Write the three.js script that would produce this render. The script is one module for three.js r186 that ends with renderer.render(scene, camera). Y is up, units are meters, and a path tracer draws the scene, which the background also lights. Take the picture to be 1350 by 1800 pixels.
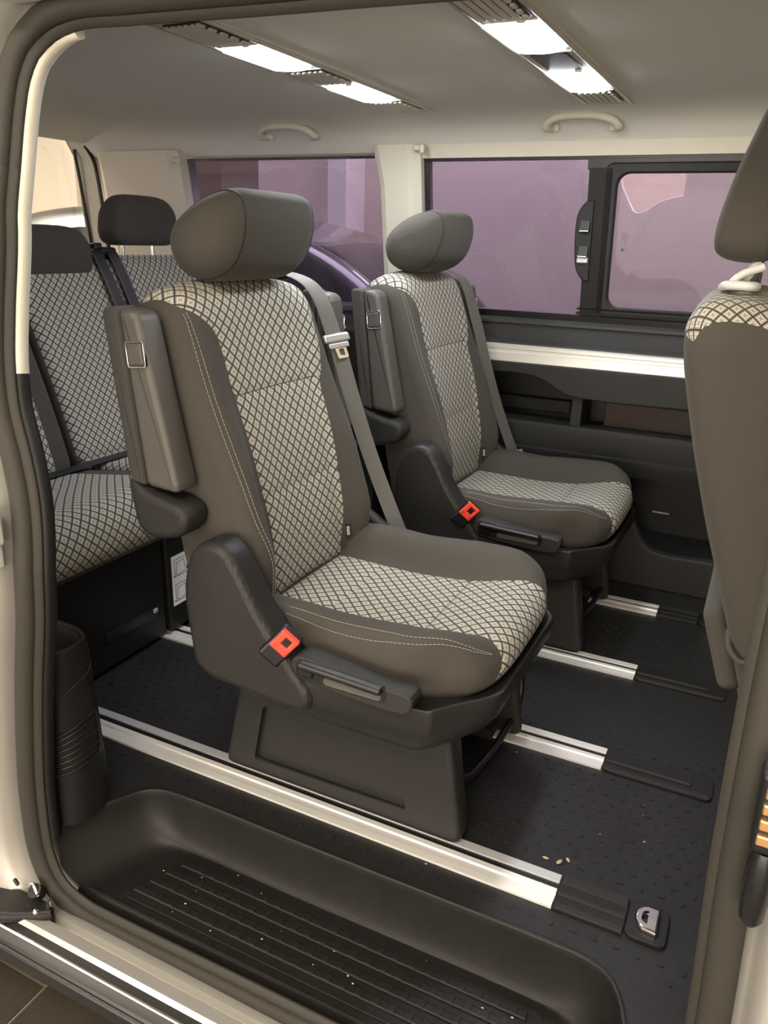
import * as THREE from 'three';
import { RoundedBoxGeometry } from 'three/addons/geometries/RoundedBoxGeometry.js';
import { mergeGeometries, toCreasedNormals } from 'three/addons/utils/BufferGeometryUtils.js';
import { RectAreaLightUniformsLib } from 'three/addons/lights/RectAreaLightUniformsLib.js';

// ---------------------------------------------------------------- camera, light, exposure
const scene = new THREE.Scene();
scene.background = new THREE.Color(0x000000);
const camera = new THREE.PerspectiveCamera(66.714, 1350 / 1800, 0.02, 60);
camera.position.set(0.1558, 0.9779, 1.5786);
camera.rotation.order = 'YXZ';
camera.rotation.set(-0.337075, 0.446569, 0.0305998);
const renderer = new THREE.WebGLRenderer({ antialias: true });
renderer.toneMapping = THREE.LinearToneMapping;
renderer.toneMappingExposure = 1.25;
renderer.shadowMap.enabled = true;
RectAreaLightUniformsLib.init();
const LAMP_INTERIOR = 48, LAMP_ROOM = 18, LAMP_WALL = 2.9;          // radiance of the roof lamps and of the showroom panels, the last for the added fill panels
const COL_INTERIOR = [0.93, 0.97, 1.0], COL_ROOM = [1.0, 0.88, 0.73];
// x: towards the front of the van, y: up from the van floor, z: towards the open sliding door (the camera's side)
const GROUND = -0.55;

// ---------------------------------------------------------------- helpers
let seed = 7;
const rnd = () => { seed = (seed * 1664525 + 1013904223) >>> 0; return seed / 4294967296; };
const V = (x, y, z) => new THREE.Vector3(x, y, z);
const lerp = (a, b, t) => a + (b - a) * t, clamp = (x, a, b) => Math.min(b, Math.max(a, x));
const sstep = (a, b, x) => { const t = clamp((x - a) / (b - a), 0, 1); return t * t * (3 - 2 * t); };
const interp = (x, xs, ys) => { if (x <= xs[0]) return ys[0]; for (let i = 1; i < xs.length; i++) if (x <= xs[i]) return lerp(ys[i - 1], ys[i], (x - xs[i - 1]) / (xs[i] - xs[i - 1])); return ys[ys.length - 1]; };
const used = {};
function numbered(n) { const k = used[n] = (used[n] ?? -1) + 1; return k ? `${n}_${String(k).padStart(3, '0')}` : n; }
let ORG = [0, 0, 0];                                  // geometry is written in van coordinates; a thing's own base is taken off here
function mesh(name, geo, mat, parent = scene, label) {
  if (Array.isArray(geo)) geo = merge(geo);
  geo.translate(-ORG[0], -ORG[1], -ORG[2]);
  const m = new THREE.Mesh(geo, mat); m.name = parent === scene ? numbered(name) : name;
  m.castShadow = m.receiveShadow = true; if (label) m.userData.label = label;
  parent.add(m); return m;
}
function merge(list) { return mergeGeometries(list.map(g => { if (g.index) g = g.toNonIndexed(); for (const k of Object.keys(g.attributes)) if (!['position', 'normal', 'uv'].includes(k)) g.deleteAttribute(k); return g; })); }
function thing(name, label, category, group, base = [0, 0, 0]) {
  const o = new THREE.Group(); o.name = numbered(name); scene.add(o); o.position.set(...base); ORG = base;
  o.userData = { label, category }; if (group) o.userData.group = group; return o;
}
function done() { ORG = [0, 0, 0]; }
function tag(o, label, category, group) { Object.assign(o.userData, { label, category }); if (group) o.userData.group = group; return o; }
function struct(name, geo, mat, label) { const o = mesh(name, geo, mat); o.userData.kind = 'structure'; if (label) o.userData.label = label; return o; }
function boxUV(g) {                                   // uv in metres by the dominant direction of each face
  g = g.index ? g.toNonIndexed() : g; const p = g.attributes.position, uv = new Float32Array(p.count * 2);
  const a = V(0, 0, 0), b = V(0, 0, 0), c = V(0, 0, 0);
  for (let i = 0; i < p.count; i += 3) {
    a.fromBufferAttribute(p, i); b.fromBufferAttribute(p, i + 1); c.fromBufferAttribute(p, i + 2);
    const n = b.clone().sub(a).cross(c.clone().sub(a)), x = Math.abs(n.x), y = Math.abs(n.y), z = Math.abs(n.z);
    [a, b, c].forEach((v, k) => { const j = (i + k) * 2; if (x >= y && x >= z) { uv[j] = v.z; uv[j + 1] = v.y; } else if (y >= z) { uv[j] = v.x; uv[j + 1] = v.z; } else { uv[j] = v.x; uv[j + 1] = v.y; } });
  }
  g.setAttribute('uv', new THREE.BufferAttribute(uv, 2)); return g;
}
function rbox(w, h, d, r, x = 0, y = 0, z = 0, rx = 0, ry = 0, rz = 0, seg = 2) {
  const g = new RoundedBoxGeometry(w, h, d, seg, Math.min(r, w / 2.01, h / 2.01, d / 2.01));
  if (rx || ry || rz) g.applyMatrix4(new THREE.Matrix4().makeRotationFromEuler(new THREE.Euler(rx, ry, rz, 'YXZ')));
  g.translate(x, y, z); return boxUV(g);
}
const span = (x0, x1, y0, y1, z0, z1, r = 0.003) => rbox(x1 - x0, y1 - y0, z1 - z0, r, (x0 + x1) / 2, (y0 + y1) / 2, (z0 + z1) / 2);
function smooth2D(pts, n, closed = true) { const c = new THREE.CatmullRomCurve3(pts.map(p => V(p[0], p[1], 0)), closed, 'centripetal'); return c.getSpacedPoints(n).slice(0, closed ? n : n + 1).map(v => [v.x, v.y]); }
function shapeOf(pts, holes = []) { const s = new THREE.Shape(pts.map(p => new THREE.Vector2(p[0], p[1]))); for (const h of holes) s.holes.push(new THREE.Path(h.map(p => new THREE.Vector2(p[0], p[1])))); return s; }
function flatFaces(g) {                                 // the flat end faces of an extrusion keep their own normal
  const p = g.attributes.position, n = g.attributes.normal, a = V(0, 0, 0), b = V(0, 0, 0), c = V(0, 0, 0);
  for (let i = 0; i < p.count; i += 3) { a.fromBufferAttribute(p, i); b.fromBufferAttribute(p, i + 1).sub(a); c.fromBufferAttribute(p, i + 2).sub(a); b.cross(c).normalize(); if (Math.abs(b.z) > 0.9995) for (let k = 0; k < 3; k++) n.setXYZ(i + k, 0, 0, Math.sign(b.z)); }
  return g;
}
function prismZ(pts, z0, z1, bevel = 0, holes = []) {    // outline in (x, y), from z0 to z1
  const g = new THREE.ExtrudeGeometry(shapeOf(pts, holes), { depth: Math.max(1e-4, z1 - z0 - 2 * bevel), bevelEnabled: bevel > 0, bevelThickness: bevel, bevelSize: bevel, bevelOffset: -bevel, bevelSegments: 4, curveSegments: 6 });
  g.translate(0, 0, z0 + bevel); return boxUV(bevel > 0 || pts.length > 20 ? flatFaces(toCreasedNormals(g, 0.55)) : g);
}
function prismY(pts, y0, y1, bevel = 0, holes = []) {    // outline in (x, z), from y0 to y1
  const f = a => a.map(p => [p[0], -p[1]]), g = prismZ(f(pts), y0, y1, bevel, holes.map(f)); g.rotateX(-Math.PI / 2); return boxUV(g);
}
function prismX(pts, x0, x1, bevel = 0, holes = []) {    // outline in (z, y), from x0 to x1
  const f = a => a.map(p => [-p[0], p[1]]), g = prismZ(f(pts), x0, x1, bevel, holes.map(f)); g.rotateY(Math.PI / 2); return boxUV(g);
}
function rrect(x0, x1, y0, y1, r, n = 5) {
  const o = []; for (const [cx, cy, a] of [[x1 - r, y0 + r, -90], [x1 - r, y1 - r, 0], [x0 + r, y1 - r, 90], [x0 + r, y0 + r, 180]]) for (let i = 0; i <= n; i++) { const t = (a + 90 * i / n) * Math.PI / 180; o.push([cx + r * Math.cos(t), cy + r * Math.sin(t)]); }
  return o;
}
function roundPoly(pts, r, n = 5) {                      // polygon with its corners rounded (r: one radius or one per corner)
  const o = [], m = pts.length;
  pts.forEach((p, i) => {
    const a = pts[(i + m - 1) % m], b = pts[(i + 1) % m], rr = Array.isArray(r) ? r[i] : r, la = Math.hypot(a[0] - p[0], a[1] - p[1]), lb = Math.hypot(b[0] - p[0], b[1] - p[1]), d = Math.min(rr, la * 0.49, lb * 0.49);
    const u = [p[0] + (a[0] - p[0]) * d / la, p[1] + (a[1] - p[1]) * d / la], w = [p[0] + (b[0] - p[0]) * d / lb, p[1] + (b[1] - p[1]) * d / lb];
    for (let k = 0; k <= n; k++) { const t = k / n; o.push([(1 - t) ** 2 * u[0] + 2 * t * (1 - t) * p[0] + t * t * w[0], (1 - t) ** 2 * u[1] + 2 * t * (1 - t) * p[1] + t * t * w[1]]); }
  });
  return o;
}
function tube(pts, r, closed = false, seg = 0) { const c = new THREE.CatmullRomCurve3(pts.map(p => V(...p)), closed, 'centripetal'); return boxUV(new THREE.TubeGeometry(c, seg || pts.length * 6, r, 10, closed)); }
function grid(fn, nu, nv, closeU = false) {             // fn(u, v) -> {p: Vector3, uv: [u, v]}
  const pos = [], uv = [], idx = [];
  for (let j = 0; j <= nv; j++) for (let i = 0; i <= nu; i++) { const r = fn(i / nu, j / nv); pos.push(r.p.x, r.p.y, r.p.z); uv.push(...r.uv); }
  for (let j = 0; j < nv; j++) for (let i = 0; i < nu; i++) { const a = j * (nu + 1) + i, b = a + 1, c = a + nu + 1, d = c + 1; idx.push(a, b, d, a, d, c); }
  const g = new THREE.BufferGeometry(); g.setAttribute('position', new THREE.Float32BufferAttribute(pos, 3)); g.setAttribute('uv', new THREE.Float32BufferAttribute(uv, 2)); g.setIndex(idx); g.computeVertexNormals();
  if (closeU) { const n = g.attributes.normal; for (let j = 0; j <= nv; j++) { const a = j * (nu + 1), b = a + nu; const s = V(n.getX(a) + n.getX(b), n.getY(a) + n.getY(b), n.getZ(a) + n.getZ(b)).normalize(); n.setXYZ(a, s.x, s.y, s.z); n.setXYZ(b, s.x, s.y, s.z); } }
  return g;
}
function loftRings(rings, cap = true) {                 // rings: arrays of Vector3 of equal length, closed
  const n = rings[0].length, m = rings.length;
  const g = [grid((u, v) => { const r = rings[Math.round(v * (m - 1))], i = Math.round(u * n) % n; return { p: r[i], uv: [0, 0] }; }, n, m - 1, true)];
  if (cap) for (const [r, flip] of [[rings[0], false], [rings[m - 1], true]]) {
    const c = r.reduce((s, p) => s.add(p), V(0, 0, 0)).multiplyScalar(1 / n), pos = [];
    for (let i = 0; i < n; i++) { const a = r[i], b = r[(i + 1) % n]; for (const p of flip ? [c, a, b] : [c, b, a]) pos.push(p.x, p.y, p.z); }
    const q = new THREE.BufferGeometry(); q.setAttribute('position', new THREE.Float32BufferAttribute(pos, 3)); q.setAttribute('uv', new THREE.Float32BufferAttribute(new Float32Array(pos.length / 3 * 2), 2)); q.computeVertexNormals(); g.push(q);
  }
  return boxUV(merge(g));
}
function sweep(path, prof, closed, up = V(0, 0, 1)) {   // prof: closed outline of [across, along up]
  const n = path.length, rings = path.map((p, i) => {
    const a = path[closed ? (i + n - 1) % n : Math.max(0, i - 1)], b = path[closed ? (i + 1) % n : Math.min(n - 1, i + 1)];
    const t = b.clone().sub(a).normalize(), k = up.clone().addScaledVector(t, -up.dot(t)).normalize(), s = k.clone().cross(t);
    return prof.map(([u, w]) => p.clone().addScaledVector(s, u).addScaledVector(k, w));
  });
  if (closed) rings.push(rings[0]);
  return loftRings(rings, !closed);
}
function ribbon(pts, width, thick) {                    // a strap: pts = [[x,y,z],[wx,wy,wz]] centre and direction across
  const c = new THREE.CatmullRomCurve3(pts.map(p => V(...p[0])), false, 'centripetal'), w = new THREE.CatmullRomCurve3(pts.map(p => V(...p[1])), false, 'centripetal');
  const side = o => grid((u, v) => { const p = c.getPoint(v), q = w.getPoint(v).normalize(), k = c.getTangent(v).cross(q).normalize(); const e = Math.abs(u * 2 - 1) > 0.9 ? 0 : 1; return { p: p.addScaledVector(q, (o > 0 ? u - 0.5 : 0.5 - u) * width).addScaledVector(k, o * e * thick / 2), uv: [u * width, v * 0.7] }; }, 12, 40);
  return merge([side(1), side(-1)]);
}
// an upholstered block: a closed side outline (x, y) carried across z with rounded sides; P(t, q) is a point of it
function pillow(pts, half, r, deform, zc = 0, shrink = 0, N = 220) {
  const c = new THREE.CatmullRomCurve3(pts.map(p => V(p[0], p[1], 0)), true, 'centripetal'), s = c.getSpacedPoints(N).slice(0, N);
  let area = 0; s.forEach((p, i) => { const q = s[(i + 1) % N]; area += p.x * q.y - q.x * p.y; });
  const nrm = s.map((p, i) => { const a = s[(i + N - 2) % N], b = s[(i + 2) % N], t = b.clone().sub(a).normalize(); return area > 0 ? V(t.y, -t.x, 0) : V(-t.y, t.x, 0); });
  let ns = nrm; for (let k = 0; k < 2; k++) ns = ns.map((_, i) => { const a = V(0, 0, 0); for (let d = -5; d <= 5; d++) a.add(ns[(i + d + N) % N]); return a.normalize(); });
  let ins = s.map((p, i) => p.clone().addScaledVector(ns[i], -r)); for (let k = 0; k < 30; k++) ins = ins.map((p, i) => p.clone().multiplyScalar(0.5).addScaledVector(ins[(i + 1) % N], 0.25).addScaledVector(ins[(i + N - 1) % N], 0.25));
  if (shrink) { const c0 = s.reduce((a, p) => a.add(p), V(0, 0, 0)).multiplyScalar(1 / N); ins = s.map(p => c0.clone().lerp(p, shrink)); }
  const P = (t, q) => {
    const f = (((t % 1) + 1) % 1) * N, i = Math.floor(f) % N, j = (i + 1) % N, k = f - Math.floor(f);
    const e = clamp((Math.abs(q) * half - (half - r)) / r, 0, 1), d = 1 - Math.sqrt(1 - e * e);
    const v = s[i].clone().lerp(s[j], k).lerp(ins[i].clone().lerp(ins[j], k), d); v.z = q * half;
    if (deform) deform(v, q, t); v.z += zc; return v;
  };
  const per = c.getLength();
  const tAt = (x, y) => { let b = 0, bd = 1e9; s.forEach((p, i) => { const d = (p.x - x) ** 2 + (p.y - y) ** 2; if (d < bd) { bd = d; b = i; } }); return b / N; };
  const qs = []; const m = Math.max(2, Math.round((half - r) / 0.012)); for (let i = 0; i <= m; i++) qs.push(i / m * (half - r) / half); for (let i = 1; i <= 7; i++) qs.push((half - r + r * Math.sin(i / 7 * Math.PI / 2)) / half);
  const Q = [...qs.slice(1).map(x => -x).reverse(), ...qs];
  const norm = (t, q) => { const a = P(t + 0.003, q).sub(P(t - 0.003, q)), h = 0.004, b = P(t, clamp(q + h, -1, 1)).sub(P(t, clamp(q - h, -1, 1))); const n = a.cross(b).normalize(); const o = P(t, q), cc = P(t + 0.5, q); return n.dot(o.sub(cc)) < 0 ? n.negate() : n; };
  const body = () => {
    const M = 110, rings = Q.map(q => { const o = []; for (let i = 0; i < M; i++) o.push(P((area > 0 ? i : M - i) / M, q)); return o; });
    const g = loftRings(rings.slice().reverse(), false), caps = [];
    for (const [r0, f] of [[rings[0], 0], [rings[rings.length - 1], 1]]) {        // side faces: opposite points of the outline joined by strips
      const h = M / 2, at = k => r0[((k % M) + M) % M]; let a = 0, best = 1e9; for (let k = 0; k < h; k++) { let d = 0; for (let v = 0; v <= h; v++) d += at(k + v).distanceTo(at(k - v)); if (d < best) { best = d; a = k; } }
      const c = grid((u, v) => ({ p: at(a + Math.round(v * h)).clone().lerp(at(a - Math.round(v * h)), f ? u : 1 - u), uv: [0, 0] }), 6, h); c.computeVertexNormals(); const n = c.attributes.normal; let sz = 0; for (let i = 0; i < n.count; i++) sz += n.getZ(i); if (sz * (f ? 1 : -1) < 0) { const ix = c.index.array; for (let i = 0; i < ix.length; i += 3) { const t = ix[i]; ix[i] = ix[i + 1]; ix[i + 1] = t; } c.computeVertexNormals(); } caps.push(c);
    }
    return boxUV(merge([g, ...caps]));
  };
  // a panel sewn on the block: between t0 and t1, q from ql(a) to qr(a); seams = a-values of sewn grooves
  const patch = (t0, t1, ql, qr, h = 0.004, seams = [], na = 70, nb = 40, su = [0, 0], ku = 1) => {
    const rows = [];                                       // the cloth keeps its own measure across: u is length along the surface
    for (let j = 0; j <= na; j++) { const a = j / na, t = lerp(t0, t1, a), c = [0]; let z0 = 0, pp = P(t, ql(a)); for (let i = 1; i <= nb; i++) { const q0 = lerp(ql(a), qr(a), (i - 1) / nb), q = lerp(ql(a), qr(a), i / nb), p = P(t, q); c.push(c[i - 1] + p.distanceTo(pp)); if (q0 <= 0 && q > 0) z0 = lerp(c[i - 1], c[i], -q0 / (q - q0)); pp = p; } if (ql(a) > 0) z0 = -ql(a) * half; rows.push(c.map(x => x - (qr(a) < 0 ? c[nb] + qr(a) * -half : z0))); }
    const cols = []; for (let i = 0; i <= nb; i++) { const c = []; let pp = null, L = 0, base = 0; for (let j = 0; j <= na; j++) { const a = j / na, p = P(lerp(t0, t1, a), lerp(ql(a), qr(a), i / nb)); if (pp) L += Math.abs(p.clone().sub(pp).length() * 0.6 + Math.hypot(p.x - pp.x, p.y - pp.y) * 0.4); c.push(L); if (j === Math.round(na * 0.4)) base = L; pp = p; } cols.push(c.map(x => x - base)); }
    return grid((b, a) => {
      const t = lerp(t0, t1, a), q = lerp(ql(a), qr(a), b), e = Math.min(a * na / 4, (1 - a) * na / 4, b * nb / 3, (1 - b) * nb / 3, 1);
      let o = lerp(-0.004, h, Math.sqrt(clamp(e, 0, 1)));
      for (const sm of seams) { const d = (a - sm) * (t1 - t0) * per; o -= clamp(e, 0, 1) ** 2 * 0.0034 * Math.exp(-d * d / 0.00002); }
      return { p: P(t, q).addScaledVector(norm(t, q), o), uv: [(rows[Math.round(a * na)][Math.round(b * nb)] + su[0]) * ku, cols[Math.round(b * nb)][Math.round(a * na)] * ku + su[1]] };
    }, nb, na);
  };
  const stitch = (list, off = 0.0008) => {               // dashes along a list of [t, q]
    const cv = new THREE.CatmullRomCurve3(list.map(p => V(p[0], p[1], 0)), false, 'centripetal'), pts = cv.getPoints(400).map(p => P(p.x, p.y).addScaledVector(norm(p.x, p.y), off));
    const out = []; let acc = 0, on = [];
    for (let i = 1; i < pts.length; i++) { acc += pts[i].distanceTo(pts[i - 1]); on.push(pts[i]); if (acc > 0.0065) { if (on.length > 1) { const a = on[0], b = on[Math.max(1, Math.round((on.length - 1) * 0.72))], d = b.clone().sub(a), L = d.length(); const g = new THREE.CylinderGeometry(0.00055, 0.00055, L, 4, 1); g.applyQuaternion(new THREE.Quaternion().setFromUnitVectors(V(0, 1, 0), d.normalize())); g.translate((a.x + b.x) / 2, (a.y + b.y) / 2, (a.z + b.z) / 2); out.push(g); } acc = 0; on = [pts[i]]; } }
    return out;
  };
  return { P, tAt, per, norm, body, patch, stitch, half };
}

// ---------------------------------------------------------------- materials
function canvasTex(w, h, draw, repeat, srgb = true) {
  const c = document.createElement('canvas'); c.width = w; c.height = h; draw(c.getContext('2d'), w, h);
  const t = new THREE.CanvasTexture(c); t.wrapS = t.wrapT = THREE.RepeatWrapping; if (repeat) t.repeat.set(...repeat); if (srgb) t.colorSpace = THREE.SRGBColorSpace; t.anisotropy = 8; return t;
}
function dataTex(n, fn, rep) {
  const d = new Uint8Array(n * n * 4); for (let y = 0; y < n; y++) for (let x = 0; x < n; x++) { const v = clamp(fn(x, y), 0, 1) * 255, k = (y * n + x) * 4; d[k] = d[k + 1] = d[k + 2] = v; d[k + 3] = 255; }
  const t = new THREE.DataTexture(d, n, n); t.wrapS = t.wrapT = THREE.RepeatWrapping; t.magFilter = THREE.LinearFilter; t.minFilter = THREE.LinearMipmapLinearFilter; t.generateMipmaps = true; t.repeat.set(rep, rep); t.needsUpdate = true; return t;
}
function valueNoise(n, cell) { const m = n / cell, g = Array.from({ length: m * m }, rnd); return (x, y) => { const fx = x / cell, fy = y / cell, i = Math.floor(fx) % m, j = Math.floor(fy) % m, u = fx % 1, v = fy % 1, s = t => t * t * (3 - 2 * t), a = g[j * m + i], b = g[j * m + (i + 1) % m], c = g[((j + 1) % m) * m + i], d = g[((j + 1) % m) * m + (i + 1) % m]; return lerp(lerp(a, b, s(u)), lerp(c, d, s(u)), s(v)); }; }
const nA = valueNoise(256, 2), nB = valueNoise(256, 8), nC = valueNoise(256, 32);
const TEX_WEAVE = dataTex(256, (x, y) => 0.35 * nA(x, y) + 0.2 * nB(x, y) + 0.45 * (0.5 + 0.25 * Math.sin(x * Math.PI / 2) + 0.25 * Math.sin(y * Math.PI / 2)), 16);
const TEX_GRAIN = dataTex(256, (x, y) => 0.6 * nA(x, y) + 0.4 * nB(x, y), 14);
const TEX_WEAR = dataTex(256, (x, y) => 0.72 + 0.16 * nB(x, y) + 0.12 * nC(x, y), 3);
const CELL = 0.0245;                                   // one diamond of the woven upholstery, corner to corner
function drawPattern(g, w, h) {                         // woven diamond lattice with a small blossom in every diamond
  g.fillStyle = '#979184'; g.fillRect(0, 0, w, h);
  for (let i = 0; i < 1400; i++) { const v = 130 + rnd() * 60; g.fillStyle = `rgba(${v},${v * 0.96},${v * 0.88},0.5)`; g.fillRect(rnd() * w, rnd() * h, 2, 2); }
  const flower = (cx, cy) => { const k = w * 0.118; for (let a = -1; a <= 1; a++) for (let b = -1; b <= 1; b++) { const x = cx + (a - b) * k, y = cy + (a + b) * k; g.fillStyle = a || b ? '#dcd6c8' : '#a19b8e'; g.beginPath(); g.arc(x, y, w * (a || b ? 0.07 : 0.05), 0, 7); g.fill(); g.fillStyle = '#69645a'; g.beginPath(); g.arc(x, y, w * 0.018, 0, 7); g.fill(); } };
  flower(w / 2, h / 2); for (const [a, b] of [[0, 0], [w, 0], [0, h], [w, h]]) flower(a, b);
  g.strokeStyle = '#1f1d1b'; g.lineWidth = w * 0.082; for (const [x0, y0, x1, y1] of [[-w, -h / 2, w, h * 1.5], [0, -h / 2, w * 2, h * 1.5], [-w, h * 1.5, w, -h / 2], [0, h * 1.5, w * 2, -h / 2]]) { g.beginPath(); g.moveTo(x0, y0); g.lineTo(x1, y1); g.stroke(); }
}
const TEX_PATTERN = canvasTex(256, 256, drawPattern, [1 / CELL, 1 / CELL]);
const TEX_GLASSMARK = canvasTex(128, 256, (g, w, h) => { g.clearRect(0, 0, w, h); g.fillStyle = '#2c2630'; g.font = 'bold 20px sans-serif'; for (let i = 0; i < 7; i++) { const x = 20 + (i % 4) * 24, n = 3 + (i * 7) % 5; for (let k = 0; k < n; k++) g.fillRect(x + (k % 2) * 6, 20 + k * 18 + (i % 3) * 8, 9, 6); } g.beginPath(); g.arc(52, 226, 20, 0, 7); g.fill(); });
const M = (color, roughness, extra = {}) => { const { phys, ...o } = extra; return new THREE.MeshPhysicalMaterial({ color, roughness, metalness: 0, ...o }); };
const lin = (r, g, b) => new THREE.Color().setRGB(r, g, b);
const mat = {
  fabric: M(lin(0.046, 0.0415, 0.0345), 0.92, { bumpMap: TEX_WEAVE, bumpScale: 0.0006, sheen: 0.5, sheenRoughness: 0.6, sheenColor: lin(0.25, 0.24, 0.22) }),
  pattern: M(lin(0.70, 0.715, 0.73), 0.95, { map: TEX_PATTERN, bumpMap: TEX_WEAVE, bumpScale: 0.0004 }),
  stitch: M(lin(0.30, 0.28, 0.25), 0.8),
  shell: M(lin(0.019, 0.0185, 0.018), 0.42, { specularIntensity: 0.5, bumpMap: TEX_GRAIN, bumpScale: 0.00025 }),
  shellDark: M(lin(0.012, 0.012, 0.012), 0.42, { specularIntensity: 0.5, bumpMap: TEX_GRAIN, bumpScale: 0.0002 }),
  arm: M(lin(0.070, 0.066, 0.060), 0.5, { bumpMap: TEX_GRAIN, bumpScale: 0.0002 }),
  armPad: M(lin(0.045, 0.042, 0.037), 0.85, { bumpMap: TEX_WEAVE, bumpScale: 0.0004 }),
  rubber: M(lin(0.015, 0.015, 0.0155), 0.52, { specularIntensity: 0.5, bumpMap: TEX_GRAIN, bumpScale: 0.0004, roughnessMap: TEX_WEAR }),
  step: M(lin(0.012, 0.0115, 0.0108), 0.48, { specularIntensity: 0.5, bumpMap: TEX_GRAIN, bumpScale: 0.00025, roughnessMap: TEX_WEAR }),
  seal: M(lin(0.033, 0.0305, 0.0255), 0.6, { specularIntensity: 0.5 }),
  trimDark: M(lin(0.011, 0.011, 0.011), 0.5, { specularIntensity: 0.5, bumpMap: TEX_GRAIN, bumpScale: 0.00025 }),
  panel: M(lin(0.022, 0.0215, 0.021), 0.55, { specularIntensity: 0.5, bumpMap: TEX_GRAIN, bumpScale: 0.00025 }),
  ledge: M(lin(0.045, 0.046, 0.048), 0.5, { specularIntensity: 0.5, bumpMap: TEX_GRAIN, bumpScale: 0.0002 }),
  black: M(lin(0.008, 0.008, 0.009), 0.35),
  blackMatt: M(lin(0.010, 0.010, 0.011), 0.8),
  headliner: M(lin(0.74, 0.735, 0.68), 0.95, { bumpMap: TEX_WEAVE, bumpScale: 0.0003 }),
  cream: M(lin(0.60, 0.57, 0.48), 0.6, { bumpMap: TEX_GRAIN, bumpScale: 0.0002 }),
  console: M(lin(0.62, 0.59, 0.52), 0.45),
  consoleMetal: M(lin(0.6, 0.57, 0.5), 0.3, { metalness: 0.6 }),
  alu: M(lin(0.74, 0.73, 0.70), 0.42, { metalness: 0.35 }),
  aluDull: M(lin(0.46, 0.47, 0.48), 0.45, { metalness: 0.35 }),
  chrome: M(lin(0.85, 0.85, 0.87), 0.12, { metalness: 1 }),
  silver: M(lin(0.60, 0.58, 0.54), 0.42, { metalness: 0.55, clearcoat: 0.3, clearcoatRoughness: 0.25 }),
  guide: M(lin(0.82, 0.80, 0.74), 0.35, { metalness: 0.3 }),
  red: M(lin(0.85, 0.06, 0.035), 0.35),
  belt: M(lin(0.11, 0.105, 0.096), 0.5, { bumpMap: TEX_WEAVE, bumpScale: 0.0004, sheen: 0.4, sheenColor: lin(0.5, 0.48, 0.45) }),
  beltDark: M(lin(0.012, 0.012, 0.014), 0.5),
  tongue: M(lin(0.5, 0.52, 0.53), 0.3, { metalness: 0.6 }),
  greyPlastic: M(lin(0.5, 0.5, 0.49), 0.4),
  copper: M(lin(0.85, 0.5, 0.22), 0.35, { metalness: 0.9 }),
  tint: M(lin(0.47, 0.445, 0.595), 0.0, { transmission: 1, thickness: 0, ior: 1.5 }),
  tintLight: M(lin(0.495, 0.47, 0.605), 0.0, { transmission: 1, thickness: 0, ior: 1.5 }),
  clear: M(lin(0.96, 0.97, 0.96), 0.0, { transmission: 1, thickness: 0, ior: 1.5 }),
  lens: M(lin(0.9, 0.9, 0.9), 0.4, { emissive: lin(...COL_INTERIOR), emissiveIntensity: 18 }),
  carGlass: M(lin(0.02, 0.02, 0.022), 0.06),
  display: M(lin(0.03, 0.032, 0.035), 0.3),
  roomWall: M(lin(0.76, 0.69, 0.60), 0.9),
  roomWhite: M(lin(0.82, 0.80, 0.77), 0.85),
  tile: M(lin(0.055, 0.048, 0.036), 0.32, { roughnessMap: TEX_WEAR }),
  grout: M(lin(0.22, 0.19, 0.15), 0.9),
  roomLamp: M(lin(0.9, 0.9, 0.9), 0.6, { emissive: lin(...COL_ROOM), emissiveIntensity: 3.0 }),
};

// ---------------------------------------------------------------- showroom round the van
const RX0 = -8.5, RX1 = 6, RZ0 = -4.2, RZ1 = 6, RH = 2.75;
struct('showroom_ceiling', span(RX0 - 0.2, RX1 + 0.2, RH, RH + 0.2, RZ0 - 0.2, RZ1 + 0.2, 0.001), mat.roomWhite);
struct('wall_rear', span(RX0 - 0.2, RX0, GROUND, RH, RZ0 - 0.2, RZ1 + 0.2, 0.001), mat.roomWall);
struct('wall_front', span(RX1, RX1 + 0.2, GROUND, RH, RZ0 - 0.2, RZ1 + 0.2, 0.001), mat.roomWall);
struct('wall_far', [span(RX0, -5.9, GROUND, RH, RZ0 - 0.2, RZ0, 0.001), span(-3.85, RX1, GROUND, RH, RZ0 - 0.2, RZ0, 0.001), span(-5.9, -3.85, 2.0, RH, RZ0 - 0.2, RZ0, 0.001)], mat.roomWall);
struct('wall_passage', [span(-6.1, -3.65, GROUND, 2.2, RZ0 - 2.4, RZ0 - 2.2, 0.001), span(-6.1, -5.9, GROUND, 2.2, RZ0 - 2.2, RZ0 - 0.2, 0.001), span(-3.85, -3.65, GROUND, 2.2, RZ0 - 2.2, RZ0 - 0.2, 0.001), span(-5.9, -3.85, 2.0, 2.2, RZ0 - 2.2, RZ0 - 0.2, 0.001), span(-5.9, -3.85, GROUND - 0.2, GROUND, RZ0 - 2.2, RZ0 - 0.2, 0.001)], mat.roomWall);
struct('wall_near', span(RX0, RX1, GROUND, RH, RZ1, RZ1 + 0.2, 0.001), mat.roomWall);
struct('showroom_column', span(-3.02, -2.86, GROUND, RH, -4.2, -3.9, 0.004), mat.roomWhite);
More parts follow.
